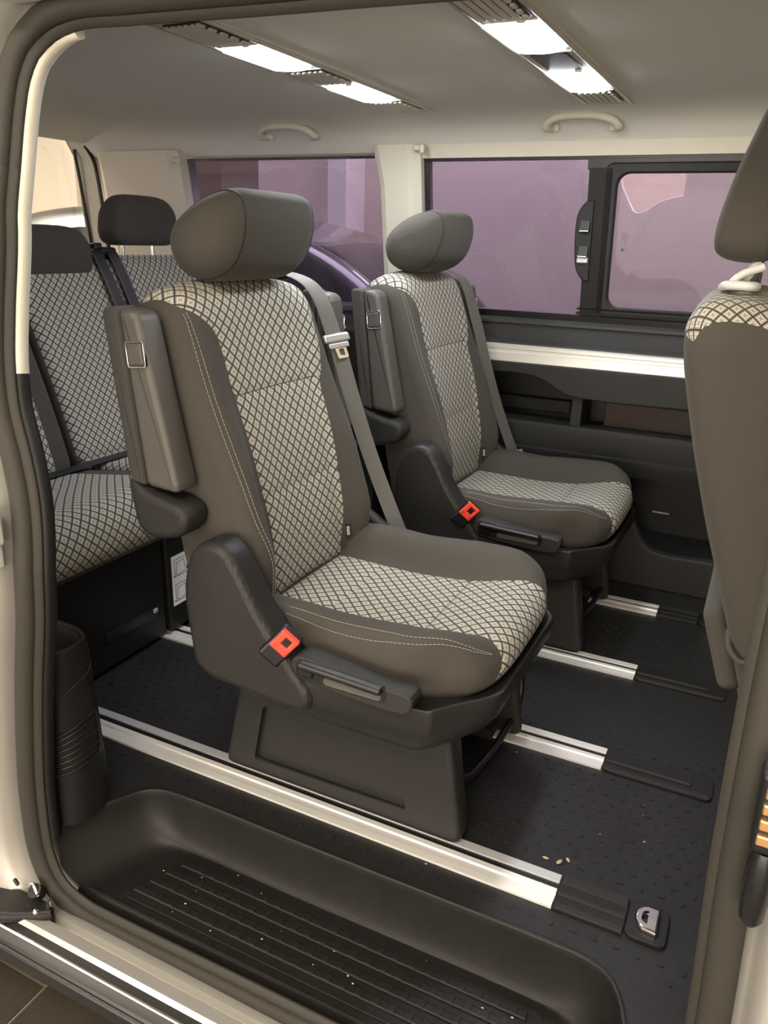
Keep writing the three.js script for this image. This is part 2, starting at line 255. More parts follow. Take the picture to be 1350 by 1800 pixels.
{
  const fl = struct('showroom_floor', span(RX0 - 0.2, RX1 + 0.2, GROUND - 0.2, GROUND - 0.004, RZ0 - 0.2, RZ1 + 0.2, 0.001), mat.grout);
  // large floor tiles laid in a half bond; one mesh each near the sill, where the photograph shows them
  const W = 0.3, H = 0.6, gap = 0.007, far = [];
  for (let i = -26; i < 24; i++) for (let j = -9; j < 9; j++) {
    const x0 = -1.0 + i * W, z0 = 0.77 + j * H - (((i % 2) + 2) % 2 ? 0 : H / 2); if (x0 < RX0 || x0 + W > RX1 || z0 < RZ0 || z0 + H > RZ1) continue;
    const g = span(x0 + gap / 2, x0 + W - gap / 2, GROUND - 0.012, GROUND, z0 + gap / 2, z0 + H - gap / 2, 0.0015);
    if (i >= -4 && i <= 3 && z0 > 0.1 && z0 < 1.5) mesh('tile', g, mat.tile, fl); else far.push(g);
  }
  const f = mesh('tiling', far, mat.tile, fl); f.userData.kind = 'stuff';
}
function roomLight(x, z, w, d, k, power = 1, name = 'showroom_panel_light') {
  const t = thing(name, `warm white rectangular ceiling panel light above the ${k}`, 'light', null, [x, RH, z]);
  mesh('frame', span(x - w / 2 - 0.03, x + w / 2 + 0.03, RH - 0.05, RH - 0.001, z - d / 2 - 0.03, z + d / 2 + 0.03, 0.004), mat.greyPlastic, t);
  mesh('diffuser_lamp', span(x - w / 2, x + w / 2, RH - 0.058, RH - 0.045, z - d / 2, z + d / 2, 0.003), mat.roomLamp, t); done();
  const l = new THREE.RectAreaLight(lin(...COL_ROOM), LAMP_ROOM * power, w, d); l.position.set(x, RH - 0.065, z); l.lookAt(x, -5, z); scene.add(l);
}
roomLight(-0.2, 2.7, 2.6, 0.9, 'open side of the van', 0.55);
roomLight(-3.6, 2.4, 2.0, 0.8, 'aisle beside the rear of the van', 0.55);
roomLight(-4.9, -0.6, 1.2, 1.6, 'space behind the tailgate', 2.4);
roomLight(-0.9, -2.7, 3.0, 0.8, 'far side of the van', 0.5);
roomLight(-0.6, -3.83, 2.6, 0.35, 'gap behind the notched stand-in wall, a light added to brighten the notch', 1.6);  // added lamp, invented to brighten the wall seen through the notch
roomLight(3.4, 0.2, 1.0, 1.6, 'bonnet of the van', 1.8);
// invented fill panels on the near wall, added to brighten headliner and seat sides
[['left', -3.6], ['middle', -0.4], ['right', 2.8]].forEach(([word, x]) => {
  const w = 2.9, h = 2.3, y = 0.75, t = thing('added_fill_panel', `${word} added white fill panel on the showroom wall facing the open door`, 'fill panel', null, [x, y, RZ1]);
  mesh('frame', span(x - w / 2 - 0.05, x + w / 2 + 0.05, y - h / 2 - 0.05, y + h / 2 + 0.05, RZ1 - 0.06, RZ1 - 0.001, 0.006), mat.greyPlastic, t);
  mesh('diffuser_lamp', span(x - w / 2, x + w / 2, y - h / 2, y + h / 2, RZ1 - 0.068, RZ1 - 0.055, 0.004), mat.roomLamp, t); done();
  const l = new THREE.RectAreaLight(lin(...COL_ROOM), LAMP_WALL, w, h); l.position.set(x, y, RZ1 - 0.075); l.lookAt(x, y, 0); scene.add(l);
});

// ---------------------------------------------------------------- van shell
const ZS = y => interp(y, [-0.13, 0.5, 1.0, 1.2, 1.25], [0.868, 0.862, 0.805, 0.745, 0.72]);     // side surface at the door opening
const ZW = y => -interp(y, [0.0, 0.7, 0.78, 1.2, 1.25], [0.78, 0.775, 0.76, 0.69, 0.68]);        // inner surface of the far side
// floor covering with the notch for the entry step
const NOTCH = [[-0.822, 0.848], [-0.805, 0.81], [-0.765, 0.735], [-0.74, 0.695], [-0.715, 0.68], [-0.67, 0.675], [-0.4, 0.674], [0.03, 0.672], [0.07, 0.675], [0.1, 0.688], [0.12, 0.715], [0.135, 0.76], [0.143, 0.848]];
const notch = smooth2D(NOTCH, 60, false);
{
  const fl = struct('floor', prismY([[-2.3, -0.78], [1.6, -0.78], [1.6, 0.848], ...notch.slice().reverse(), [-2.3, 0.848]], -0.02, 0, 0), mat.rubber);
  const geo = merge([span(-0.0052, 0.0052, 0, 0.0019, -0.0025, 0.0025, 0.0005)]), pos = [];
  for (let j = 0; j < 56; j++) for (let i = 0; i < 104; i++) {
    const x = -2.2 + i * 0.032 + (j % 2) * 0.016, z = -0.72 + j * 0.026; if (z > 0.655 && x > -0.85 && x < 0.16) continue; if (z > 0.66) continue;
    if (x > 0.75) continue; if ([0.571, 0.19, -0.19, -0.571].some(r => Math.abs(z - r) < 0.045 && x < 0.22)) continue;
    pos.push([x, z, (i + j) % 2]);
  }
  const im = new THREE.InstancedMesh(geo, mat.rubber, pos.length), m4 = new THREE.Matrix4(); pos.forEach(([x, z, k], i) => im.setMatrixAt(i, m4.makeRotationY(k ? 1.57 : 0.0).setPosition(x, 0, z))); im.name = 'nub'; im.userData.kind = 'stuff'; im.castShadow = im.receiveShadow = true; fl.add(im);
}
struct('underbody', span(-2.3, 1.6, -0.33, -0.135, -0.85, 0.82, 0.02), mat.blackMatt);
// headliner: rolled down at both sides
{
  const prof = [[0.75, 1.25], [0.71, 1.262], [0.66, 1.283], [0.58, 1.295], [0.45, 1.302], [0.2, 1.306], [-0.2, 1.306], [-0.45, 1.302], [-0.56, 1.293], [-0.63, 1.272], [-0.675, 1.24], [-0.70, 1.222]];
  const top = smooth2D(prof, 50, false);
  struct('ceiling', prismX([...top, [-0.86, 1.222], [-0.86, 1.42], [0.8, 1.42], [0.8, 1.25]], -2.12, 1.6), mat.headliner);
  struct('ceiling_rear', prismZ(smooth2D([[-1.62, 1.312], [-1.75, 1.303], [-1.92, 1.292], [-2.04, 1.278], [-2.11, 1.264], [-2.135, 1.266]], 24, false).concat([[-2.135, 1.42], [-1.62, 1.42]]), -0.66, 0.66), mat.headliner);
  struct('roof_skin', span(-2.4, 1.7, 1.425, 1.45, -0.9, 0.83, 0.02), mat.silver);
}
// far side above the waist: frame pieces round the panes
const slab = (x0, x1, y0, y1, t = 0.05, off = 0) => { const p = []; const n = 6; for (let i = 0; i <= n; i++) { const y = lerp(y0, y1, i / n); p.push([ZW(y) + off, y]); } return prismX([...p, [ZW(y1) + off - t, y1], [ZW(y0) + off - t, y0]], x0, x1); };
struct('trim_1', slab(-0.835, 1.6, 1.202, 1.238, 0.08, 0.012), mat.cream, 'cream strip between headliner and side window');
function pillar(name, x0, x1, y0, y1, off, flare = 0.35) {                 // padded pillar cover on the far side
  const w = x1 - x0, rings = []; for (let i = 0; i <= 14; i++) { const y = lerp(y0, y1, i / 14), z = ZW(y), s = y > 1.1 ? 1 + flare * sstep(1.12, 1.235, y) : 1, a = x0 - (s - 1) * w * 0.35, b = x1; rings.push([[a, z - 0.06], [b, z - 0.06], [b, z + off * 0.55], [b - 0.022, z + off * 0.85], [b - 0.035, z + off], [a + 0.03, z + off], [a + 0.012, z + off * 0.8], [a, z + off * 0.3]].map(([x, zz]) => V(x, y, zz))); }
  const g = loftRings(rings).toNonIndexed(); g.computeVertexNormals(); return struct(name, g, mat.cream);
}
pillar('trim_2', -0.975, -0.835, 0.72, 1.236, 0.045);
pillar('trim_3', -2.075, -1.715, 0.72, 1.236, 0.045, 0);
function pane(name, x0, x1, y0, y1, m, r = 0.03, off = -0.02) {
  const o = rrect(x0, x1, y0, y1, r), g = new THREE.ExtrudeGeometry(shapeOf(o), { depth: 0.004, bevelEnabled: false }), p = g.attributes.position;
  for (let i = 0; i < p.count; i++) p.setZ(i, p.getZ(i) + interp(p.getY(i), [0.7, 0.78, 1.2, 1.25], [-0.775, -0.76, -0.69, -0.68]) + off); g.computeVertexNormals(); const b = boxUV(g); const s = struct(name, b, m); return s;
}
pane('window_1', -1.74, -0.955, 0.74, 1.215, mat.tint);
pane('window_2', -0.85, -0.335, 0.76, 1.206, mat.tint, 0.01);
pane('window_3', -0.345, 0.62, 0.79, 1.19, mat.tintLight, 0.03, -0.03);
pane('window_5', 0.70, 1.5, 0.74, 1.2, mat.clear, 0.03);
// sliding window frame: header, vertical post, lower track, inner frame with rounded corners
{
  const fr = struct('window_frame', [slab(-0.84, 0.68, 1.196, 1.205, 0.03, 0.004), slab(-0.36, 0.68, 1.17, 1.2, 0.03, 0.0), slab(-0.84, 0.68, 0.768, 0.787, 0.03, 0.004), slab(-0.84, -0.83, 0.78, 1.2, 0.03, 0.002)], mat.black, 'black frame round the side windows');
  mesh('post', slab(-0.352, -0.29, 0.787, 1.172, 0.03, 0.012), mat.trimDark, fr);
  const hole = rrect(-0.278, 0.60, 0.815, 1.160, 0.032, 6), out = rrect(-0.31, 0.66, 0.785, 1.185, 0.02, 3), g = new THREE.ExtrudeGeometry(shapeOf(out, [hole]), { depth: 0.02, bevelEnabled: true, bevelSize: 0.004, bevelThickness: 0.004, bevelOffset: -0.004, bevelSegments: 2 }), p = g.attributes.position;
  for (let i = 0; i < p.count; i++) p.setZ(i, p.getZ(i) + interp(p.getY(i), [0.7, 0.78, 1.2], [-0.775, -0.76, -0.69]) - 0.012);
  mesh('sash', boxUV(g), mat.trimDark, fr);
  mesh('lower_track', [slab(-0.36, 0.68, 0.790, 0.797, 0.02, 0.02), slab(-0.36, 0.68, 0.803, 0.809, 0.02, 0.012)], mat.trimDark, fr);
}
{ // latch block on the post
  const t = thing('window_latch', 'black latch block with two finger pulls on the sliding window post', 'latch', null, [-0.345, 0.985, ZW(0.985)]);
  const z = y => ZW(y) + 0.014, pl = rrect(-0.374, -0.328, 0.9, 1.07, 0.012, 4), body = smooth2D([[-0.332, 1.095], [-0.352, 1.09], [-0.374, 1.06], [-0.374, 0.93], [-0.366, 0.905], [-0.35, 0.885], [-0.332, 0.88]], 40, false);
  const g = prismZ(body, 0, 0.016, 0.004), p = g.attributes.position; for (let i = 0; i < p.count; i++) p.setZ(i, p.getZ(i) + ZW(p.getY(i)) + 0.002); mesh('latch_body', g, mat.trimDark, t);
  for (const y of [1.028, 0.962]) { mesh('finger_pull', rbox(0.03, 0.034, 0.012, 0.004, -0.352, y, z(y) + 0.004, -0.17), mat.black, t); mesh('pull_edge', rbox(0.026, 0.005, 0.01, 0.002, -0.352, y - 0.013, z(y) + 0.012), mat.chrome, t); }
  mesh('latch_button', rbox(0.03, 0.016, 0.012, 0.003, -0.352, 0.939, z(0.94) + 0.006, -0.17), mat.greyPlastic, t); done();
}
{ // etched maker's marks on the sliding pane, left as unreadable rows
  const g = new THREE.PlaneGeometry(0.022, 0.055); g.rotateX(-0.167); g.translate(-0.25, 0.99, ZW(0.99) - 0.0195);
  const o = mesh('glass_stamp', g, new THREE.MeshStandardMaterial({ map: TEX_GLASSMARK, transparent: true, roughness: 0.6 })); tag(o, 'small dark etched stamp on the sliding window pane', 'stamp');
}
// far side below the glass
struct('trim_4', prismX([[-0.86, 0.77], [-0.752, 0.768], [-0.742, 0.76], [-0.742, 0.752], [-0.752, 0.748], [-0.758, 0.705], [-0.745, 0.695], [-0.745, 0.688], [-0.86, 0.688]], -2.1, 1.6, 0), mat.ledge, 'grey ledge below the side windows');
struct('trim_5', prismX([[-0.89, 0.69], [-0.738, 0.69], [-0.732, 0.686], [-0.732, 0.678], [-0.738, 0.674], [-0.738, 0.668], [-0.731, 0.664], [-0.731, 0.640], [-0.738, 0.634], [-0.89, 0.634]], -0.72, 0.45, 0.001), mat.guide, 'pale metal strip along the side panel');
{
  const w = struct('wall_side_panel', [span(-2.1, 1.6, -0.02, 0.70, -0.93, -0.885, 0.002), span(-2.1, -1.0, 0, 0.69, -0.89, -0.74, 0.01)], mat.shellDark);
  // apron with the curved lower edge above the open pocket
  const lower = smooth2D([[-0.95, 0.585], [-0.62, 0.605], [-0.5, 0.607], [-0.44, 0.597], [-0.4, 0.577], [-0.36, 0.557], [-0.3, 0.55], [0.1, 0.552], [0.62, 0.555]], 50, false);
  mesh('apron', prismZ([[-1.0, 0.585], ...lower, [0.62, 0.637], [-1.0, 0.637]], -0.79, -0.722, 0.004), mat.panel, w);
  mesh('pocket_divider', span(-0.345, -0.312, 0.44, 0.56, -0.89, -0.742, 0.004), mat.panel, w);
  mesh('pocket_back', span(-0.72, -0.37, 0.475, 0.515, -0.89, -0.85, 0.004), mat.trimDark, w);
  mesh('pocket_lining', span(-0.26, 0.5, 0.455, 0.53, -0.89, -0.83, 0.004), M(lin(0.05, 0.038, 0.03), 0.7), w);
  mesh('shelf', prismX([[-0.89, 0.455], [-0.722, 0.466], [-0.716, 0.460], [-0.714, 0.45], [-0.722, 0.39], [-0.89, 0.385]], -1.0, 0.62, 0.001), mat.panel, w);
  mesh('lower_rail', prismX([[-0.89, 0.388], [-0.726, 0.392], [-0.716, 0.386], [-0.716, 0.378], [-0.73, 0.335], [-0.89, 0.33]], -1.0, 0.62, 0.001), mat.panel, w);
  const bin = smooth2D([[-0.16, 0.225], [-0.13, 0.215], [-0.11, 0.19], [-0.085, 0.145], [-0.06, 0.125], [-0.02, 0.116], [0.1, 0.118], [0.3, 0.12]], 40, false);
  mesh('bin_front', prismZ([[-0.9, -0.001], [-0.9, 0.228], [-0.3, 0.23], ...bin, [0.5, 0.12], [0.5, -0.001]], -0.755, -0.72, 0.008), mat.panel, w);
  mesh('bin_floor', prismX([[-0.89, 0.13], [-0.80, 0.085], [-0.735, 0.075], [-0.735, 0.06], [-0.89, 0.06]], -0.15, 0.5, 0.002), mat.shellDark, w);
  mesh('bin_slot', span(-0.085, -0.035, 0.19, 0.195, -0.888, -0.883, 0.001), mat.greyPlastic, w);
}
// rear: tailgate frame and pane, D pillar behind it
struct('tailgate_frame', prismX([[-0.86, -0.02], [0.86, -0.02], [0.86, 1.42], [-0.86, 1.42]], -2.22, -2.13, 0.004, [[[-0.75, 0.62], [0.75, 0.62], [0.72, 1.22], [0.67, 1.29], [-0.655, 1.29], [-0.70, 1.22]]]), mat.cream);
struct('window_4', prismX([[-0.79, 0.58], [0.79, 0.58], [0.75, 1.3], [-0.74, 1.3]], -2.232, -2.228), mat.clear);
{ const o = struct('window_seal', [tube([[-2.128, 0.62, -0.755], [-2.128, 0.9, -0.735], [-2.128, 1.15, -0.708], [-2.128, 1.22, -0.692], [-2.128, 1.258, -0.66]], 0.007), tube([[-2.2, 0.62, -0.74], [-2.2, 0.9, -0.72], [-2.2, 1.15, -0.69], [-2.2, 1.25, -0.675]], 0.006)], mat.black, 'black rubber seal of the tailgate'); }
// near side behind and ahead of the door opening, bulkhead ahead of the front seats
struct('side_panel_rear', [span(-2.2, -0.96, -0.3, 0.75, 0.80, 0.93, 0.02), span(-2.2, -0.90, 0.75, 0.82, 0.78, 0.90, 0.01), span(-2.2, -0.9, 1.2, 1.42, 0.74, 0.80, 0.01), span(-1.05, -0.88, 0.8, 1.22, 0.74, 0.82, 0.01)], mat.silver);
struct('window_6', span(-2.1, -1.04, 0.81, 1.21, 0.79, 0.794, 0.001), mat.tint);
struct('side_panel_front', [span(0.42, 1.6, -0.3, 0.75, 0.78, 0.93, 0.02), span(0.42, 1.6, 1.2, 1.42, 0.72, 0.80, 0.01)], mat.silver);
struct('side_panel_sill', [span(-2.2, 1.6, -0.33, -0.15, 0.80, 0.85, 0.02)], mat.silver);
struct('dashboard', prismZ(smooth2D([[1.05, -0.02], [1.02, 0.4], [1.08, 0.62], [1.25, 0.7], [1.6, 0.72], [1.6, -0.02]], 40), -0.8, 0.8, 0.01), mat.shellDark);
struct('window_7', prismZ([[1.6, 0.7], [1.2, 1.3], [1.206, 1.304], [1.606, 0.704]], -0.75, 0.75), mat.clear);

// ---------------------------------------------------------------- door opening: seal, silver frame, pillar covers, sill
const SEAL = [[-0.795, 1.05], [-0.799, 1.12], [-0.797, 1.17], [-0.785, 1.203], [-0.76, 1.23], [-0.715, 1.243], [-0.63, 1.242], [-0.556, 1.240], [-0.42, 1.236], [-0.28, 1.233], [-0.1, 1.228], [0.08, 1.22], [0.165, 1.205], [0.195, 1.17], [0.208, 1.1], [0.210, 1.0], [0.209, 0.8], [0.208, 0.6], [0.212, 0.4], [0.221, 0.2], [0.223, 0.08], [0.207, -0.02], [0.168, -0.085], [0.085, -0.108], [-0.1, -0.112], [-0.3, -0.113], [-0.5, -0.116], [-0.64, -0.118], [-0.726, -0.115], [-0.783, -0.09], [-0.812, -0.033], [-0.817, 0.084], [-0.806, 0.2], [-0.788, 0.32], [-0.766, 0.44], [-0.759, 0.53], [-0.763, 0.61], [-0.778, 0.673], [-0.798, 0.735], [-0.805, 0.8], [-0.802, 0.87], [-0.793, 0.97]];
const sealPath = smooth2D(SEAL, 240, true).map(([x, y]) => V(x, y, ZS(y)));
const ell = (cx, cy, rx, ry, n = 12) => Array.from({ length: n }, (_, i) => [cx + rx * Math.cos(i * 2 * Math.PI / n), cy + ry * Math.sin(i * 2 * Math.PI / n)]);
{
  const t = thing('door_seal', 'grey brown rubber seal running round the open sliding door', 'seal', null, [-0.3, 0.5, 0.86]);
  mesh('seal_bulb', sweep(sealPath, ell(0.004, 0.006, 0.017, 0.014, 14), true), mat.seal, t);
  mesh('seal_lip', sweep(sealPath, [[-0.022, -0.006], [0.01, -0.006], [0.01, 0.004], [-0.012, 0.006], [-0.022, -0.001]], true), mat.seal, t);
  done();
  const fr = struct('door_frame', sweep(sealPath, [[0.0, -0.012], [0.03, -0.012], [0.034, 0.0], [0.038, 0.03], [0.052, 0.045], [0.075, 0.052], [0.11, 0.055], [0.11, 0.03], [0.06, 0.02], [0.05, -0.03], [0.0, -0.03]], true), mat.silver);
}
// inner covers behind the seal: cream above the waist, dark below (rear pillar), dark (front pillar)
const along = (a, b) => { const o = [], n = sealPath.length; let i0 = 0, i1 = 0; sealPath.forEach((p, i) => { if (p.distanceTo(a) < sealPath[i0].distanceTo(a)) i0 = i; if (p.distanceTo(b) < sealPath[i1].distanceTo(b)) i1 = i; }); for (let i = i0; ; i = (i + 1) % n) { o.push(sealPath[i]); if (i === i1) return o; } };
const coverProf = [[-0.012, -0.004], [-0.023, -0.006], [-0.027, -0.010], [-0.028, -0.018], [-0.024, -0.026], [0.02, -0.026], [0.02, -0.012]];
struct('trim_6', sweep(along(V(-0.803, 0.785, ZS(0.785)), V(-0.735, 1.24, 0.724)), coverProf, false), mat.cream, 'cream pillar cover beside the door seal');
struct('trim_7', sweep(along(V(-0.815, 0.0, ZS(0)), V(-0.803, 0.785, ZS(0.785))), coverProf, false), mat.trimDark, 'dark pillar cover beside the door seal');
// the sill
{
  const s = struct('door_sill', prismX([[0.83, -0.16], [0.862, -0.135], [0.886, -0.113], [0.902, -0.109], [0.906, -0.122], [0.914, -0.121], [0.918, -0.104], [0.940, -0.097], [0.946, -0.104], [0.946, -0.20], [0.83, -0.20]], -0.80, 0.3, 0.0006), mat.silver);
  mesh('rubber_strip', prismX([[0.944, -0.103], [0.958, -0.107], [0.958, -0.19], [0.944, -0.19]], -0.9, 0.3, 0.0006), mat.black, s);
  mesh('chrome_strip', tube([[-0.9, -0.106, 0.960], [-0.3, -0.106, 0.960], [0.3, -0.106, 0.960]], 0.003), mat.chrome, s);
  mesh('outer_skirt', prismX([[0.959, -0.109], [0.972, -0.116], [0.979, -0.128], [0.970, -0.14], [0.84, -0.33], [0.82, -0.33], [0.94, -0.16]], -0.9, 0.3, 0.0006), mat.black, s);
  mesh('chrome_strip', tube([[-0.9, -0.122, 0.977], [-0.3, -0.122, 0.977], [0.3, -0.122, 0.977]], 0.002), mat.ledge, s);
  mesh('hole_plug', [rbox(0.014, 0.007, 0.006, 0.003, -0.822, -0.055, 0.918, 0, 0, -0.9), rbox(0.014, 0.007, 0.006, 0.003, -0.79, -0.093, 0.922, 0, 0, -0.7)], mat.black, s);
}
// lower roller arm of the sliding door
{
  const t = thing('roller_arm', 'black roller arm with a chrome pivot lying by the rear corner of the sill', 'roller arm', null, [-0.8, -0.14, 0.93]);
  mesh('arm_plate', prismY(smooth2D([[-0.75, 0.915], [-0.785, 0.94], [-0.84, 0.968], [-0.95, 0.988], [-1.05, 0.992], [-1.06, 0.93], [-0.95, 0.9], [-0.86, 0.902], [-0.80, 0.900], [-0.76, 0.902]], 50), -0.145, -0.088, 0.008), mat.shellDark, t);
  mesh('arm_edge', tube([[-0.75, -0.087, 0.915], [-0.80, -0.087, 0.945], [-0.86, -0.087, 0.966], [-0.95, -0.087, 0.98]], 0.003), mat.panel, t);
  mesh('roller', boxUV(new THREE.CylinderGeometry(0.012, 0.012, 0.018, 16).rotateX(0.6).translate(-0.795, -0.078, 0.902)), mat.shellDark, t);
  mesh('bolt', [boxUV(new THREE.CylinderGeometry(0.005, 0.005, 0.012, 8).translate(-0.765, -0.084, 0.905)), boxUV(new THREE.SphereGeometry(0.005, 10, 8).translate(-0.77, -0.085, 0.928)), tube([[-0.815, -0.075, 0.897], [-0.80, -0.064, 0.903], [-0.785, -0.077, 0.908]], 0.0035)], mat.chrome, t); done();
}
{ // striker block on the rear door frame, cut by the picture's edge
  const t = thing('door_striker', 'pale grey striker block on the rear frame beside the seal', 'striker', null, [-0.8, 0.54, 0.895]);
  mesh('block', [rbox(0.035, 0.055, 0.03, 0.006, -0.795, 0.575, 0.895), rbox(0.03, 0.04, 0.028, 0.006, -0.80, 0.53, 0.893)], mat.greyPlastic, t);
  mesh('bolt', boxUV(new THREE.CylinderGeometry(0.005, 0.005, 0.008, 10).rotateX(1.57).translate(-0.778, 0.56, 0.912)), mat.aluDull, t); done();
}
{ // contact plate and rubber buffer on the front pillar
  const t = thing('door_contact', 'black contact plate with copper pins on the front door pillar', 'contact plate', null, [0.24, 0.5, 0.91]);
  mesh('plate', rbox(0.03, 0.085, 0.03, 0.006, 0.231, 0.505, 0.905, 0, 0, 0.03), mat.black, t);
  for (let i = 0; i < 4; i++) mesh('contact_pin', rbox(0.014, 0.011, 0.006, 0.002, 0.2275, 0.53 - i * 0.0165, 0.921), mat.copper, t); done();
  const b = thing('door_buffer', 'long black rubber buffer below the contact plate on the front pillar', 'buffer', null, [0.24, 0.42, 0.91]);
  mesh('buffer', loftRings([[0.375, 0.006], [0.383, 0.011], [0.41, 0.013], [0.445, 0.0125], [0.46, 0.008]].map(([y, r]) => ell(0, 0, r, r * 1.1, 14).map(([a, c]) => V(0.232 + a + (y - 0.4) * -0.02, y, 0.907 - c)))), mat.black, b); done();
}

// ---------------------------------------------------------------- entry step
{
  const t = thing('entry_step', 'dark plastic entry step tray with ribbed tread inside the door', 'step', null, [-0.3, -0.1, 0.78]);
  const low = smooth2D([[-0.733, 0.846], [-0.722, 0.82], [-0.70, 0.755], [-0.682, 0.718], [-0.655, 0.70], [-0.61, 0.694], [-0.4, 0.692], [0.0, 0.69], [0.035, 0.694], [0.06, 0.71], [0.078, 0.735], [0.09, 0.775], [0.096, 0.846]], 60, false);
  const Y = -0.1, rim = notch.map(([x, z]) => { const cx = -0.34; return [x, z]; });
  const out = rim.map(([x, z], i) => { const a = rim[Math.max(0, i - 1)], b = rim[Math.min(rim.length - 1, i + 1)], tx = b[0] - a[0], tz = b[1] - a[1], L = Math.hypot(tx, tz); return [x + tz / L * 0.008, z - tx / L * 0.008]; });
  const rows = [out.map(p => V(p[0], 0.0015, p[1])), rim.map((p, i) => V(lerp(p[0], out[i][0], 0.3), 0.0035, lerp(p[1], out[i][1], 0.3))), rim.map(p => V(p[0], 0.0, p[1]))];
  for (let k = 1; k <= 14; k++) { const th = k / 14 * Math.PI / 2, a = 1 - Math.cos(th), y = Y * Math.sin(th); rows.push(rim.map((p, i) => V(lerp(p[0], low[i][0], a), y, lerp(p[1], low[i][1], a)))); }
  const n = rim.length;
  const wall = grid((u, v) => ({ p: rows[Math.round(v * (rows.length - 1))][Math.round(u * (n - 1))], uv: [u, v] }), n - 1, rows.length - 1);
  mesh('tray', [boxUV(wall), prismY([...low], Y - 0.02, Y, 0)], mat.step, t);
  mesh('tread', prismY(rrect(-0.70, 0.06, 0.705, 0.826, 0.02, 5).map(([x, z]) => [x + (z - 0.705) * (x < -0.3 ? -0.42 : 0) + (x < -0.3 ? 0.065 : -0.03), z]), Y, Y + 0.0025, 0.001), mat.step, t);
  for (let i = 0; i < 4; i++) { const z = 0.723 + i * 0.027; mesh('rib', rbox(0.64 + i * 0.012, 0.005, 0.0145, 0.003, -0.315 - i * 0.006, Y + 0.004, z), mat.step, t); }
  const studs = []; for (let i = 0; i < 4; i++) for (let k = 0; k < 22; k++) { const x = -0.60 - i * 0.008 + k * 0.0275, z = 0.723 + i * 0.027; studs.push(span(x, x + 0.013, Y + 0.005, Y + 0.0078, z - 0.0062, z + 0.0062, 0.001)); }
  mesh('stud', studs, mat.step, t).userData.kind = 'stuff';
  mesh('front_lip', prismX([[0.838, Y - 0.01], [0.838, Y + 0.001], [0.842, Y + 0.006], [0.846, Y + 0.005], [0.851, Y - 0.004], [0.851, Y - 0.02]], -0.76, 0.12, 0.001), mat.step, t);
  mesh('screw_cap', boxUV(new THREE.SphereGeometry(0.014, 16, 10).scale(0.7, 1, 0.5).translate(0.082, -0.06, 0.79)), mat.chrome, t); done();
}

// ---------------------------------------------------------------- seat rails in the floor
const RAIL_Z = [0.571, 0.19, -0.19, -0.571], HW = 0.0369;
const RAIL_WORD = ['nearest the entry step', 'second from the entry step', 'third from the entry step', 'closest to the far side panel'];
RAIL_Z.forEach((z, i) => {
  const t = thing('floor_rail', `aluminium seat rail sunk in the floor, ${RAIL_WORD[i]}`, 'rail', 'seat rails in the floor', [-1, 0, z]);
  mesh('rail_bed', span(-2.05, 0, -0.003, 0.0008, z - HW, z + HW, 0.0005), mat.black, t);
  mesh('upper_strip', span(-2.05, 0, 0, 0.0035, z - HW, z - HW + 0.019, 0.001), i ? mat.alu : mat.aluDull, t);
  mesh('lower_strip', prismX([[z - 0.003, 0], [z - 0.003, 0.005], [z + 0.0065, 0.005], [z + 0.009, 0.0025], [z + 0.021, 0.0025], [z + 0.0235, 0.005], [z + HW, 0.005], [z + HW, 0]], -2.05, 0), mat.alu, t);
  mesh('slot_line', [0.004, 0.009].map(d => span(-2.05, 0, 0, 0.0018, z - 0.017 + d - 0.001, z - 0.017 + d + 0.0005, 0.0003)), mat.shellDark, t); done();
  const loop = i === 0 || i === 3;
  const c = thing('rail_end_cap', (loop ? 'black end cap with chrome lashing eye on the rail ' : 'plain black end cap with raised rib on the rail ') + RAIL_WORD[i], 'end cap', 'end caps of the seat rails', [0.1, 0, z]);
  if (!loop) {
    mesh('cap', prismY(rrect(0.001, 0.205, z - HW, z + HW, 0.014, 4), 0, 0.005, 0.0015), mat.trimDark, c);
    mesh('rib', [span(0.004, 0.165, 0.004, 0.0085, z + 0.002, z + 0.0105, 0.002), span(0.004, 0.2, 0.004, 0.007, z + 0.025, z + 0.036, 0.002)], mat.panel, c);
  } else {
    mesh('cap', span(0.001, 0.108, 0, 0.005, z - HW, z + HW, 0.001), mat.trimDark, c);
    mesh('rib', [span(0.004, 0.107, 0.004, 0.0065, z + 0.0, z + 0.008, 0.001), span(0.004, 0.107, 0.004, 0.0065, z + 0.024, z + HW, 0.001), span(0.004, 0.107, 0.004, 0.006, z - HW, z - 0.018, 0.001)], mat.panel, c);
    mesh('eye_plate', prismY(rrect(0.110, 0.170, z - HW, z + HW, 0.012, 4), 0, 0.007, 0.002), mat.trimDark, c);
    const e = mesh('lashing_eye', prismY([[0.121, z - 0.010], [0.127, z - 0.020], [0.135, z - 0.025], [0.153, z - 0.025], [0.155, z - 0.023], [0.155, z + 0.022], [0.153, z + 0.024], [0.133, z + 0.022], [0.126, z + 0.016], [0.121, z + 0.008]], 0.006, 0.016, 0.003, [[[0.127, z - 0.008], [0.132, z - 0.016], [0.142, z - 0.018], [0.142, z + 0.015], [0.132, z + 0.013], [0.127, z + 0.006]]]), mat.chrome, c);
    mesh('eye_well', boxUV(new THREE.CylinderGeometry(0.012, 0.012, 0.002, 20).translate(0.135, 0.0075, z)), mat.black, c);
  }
  done();
});

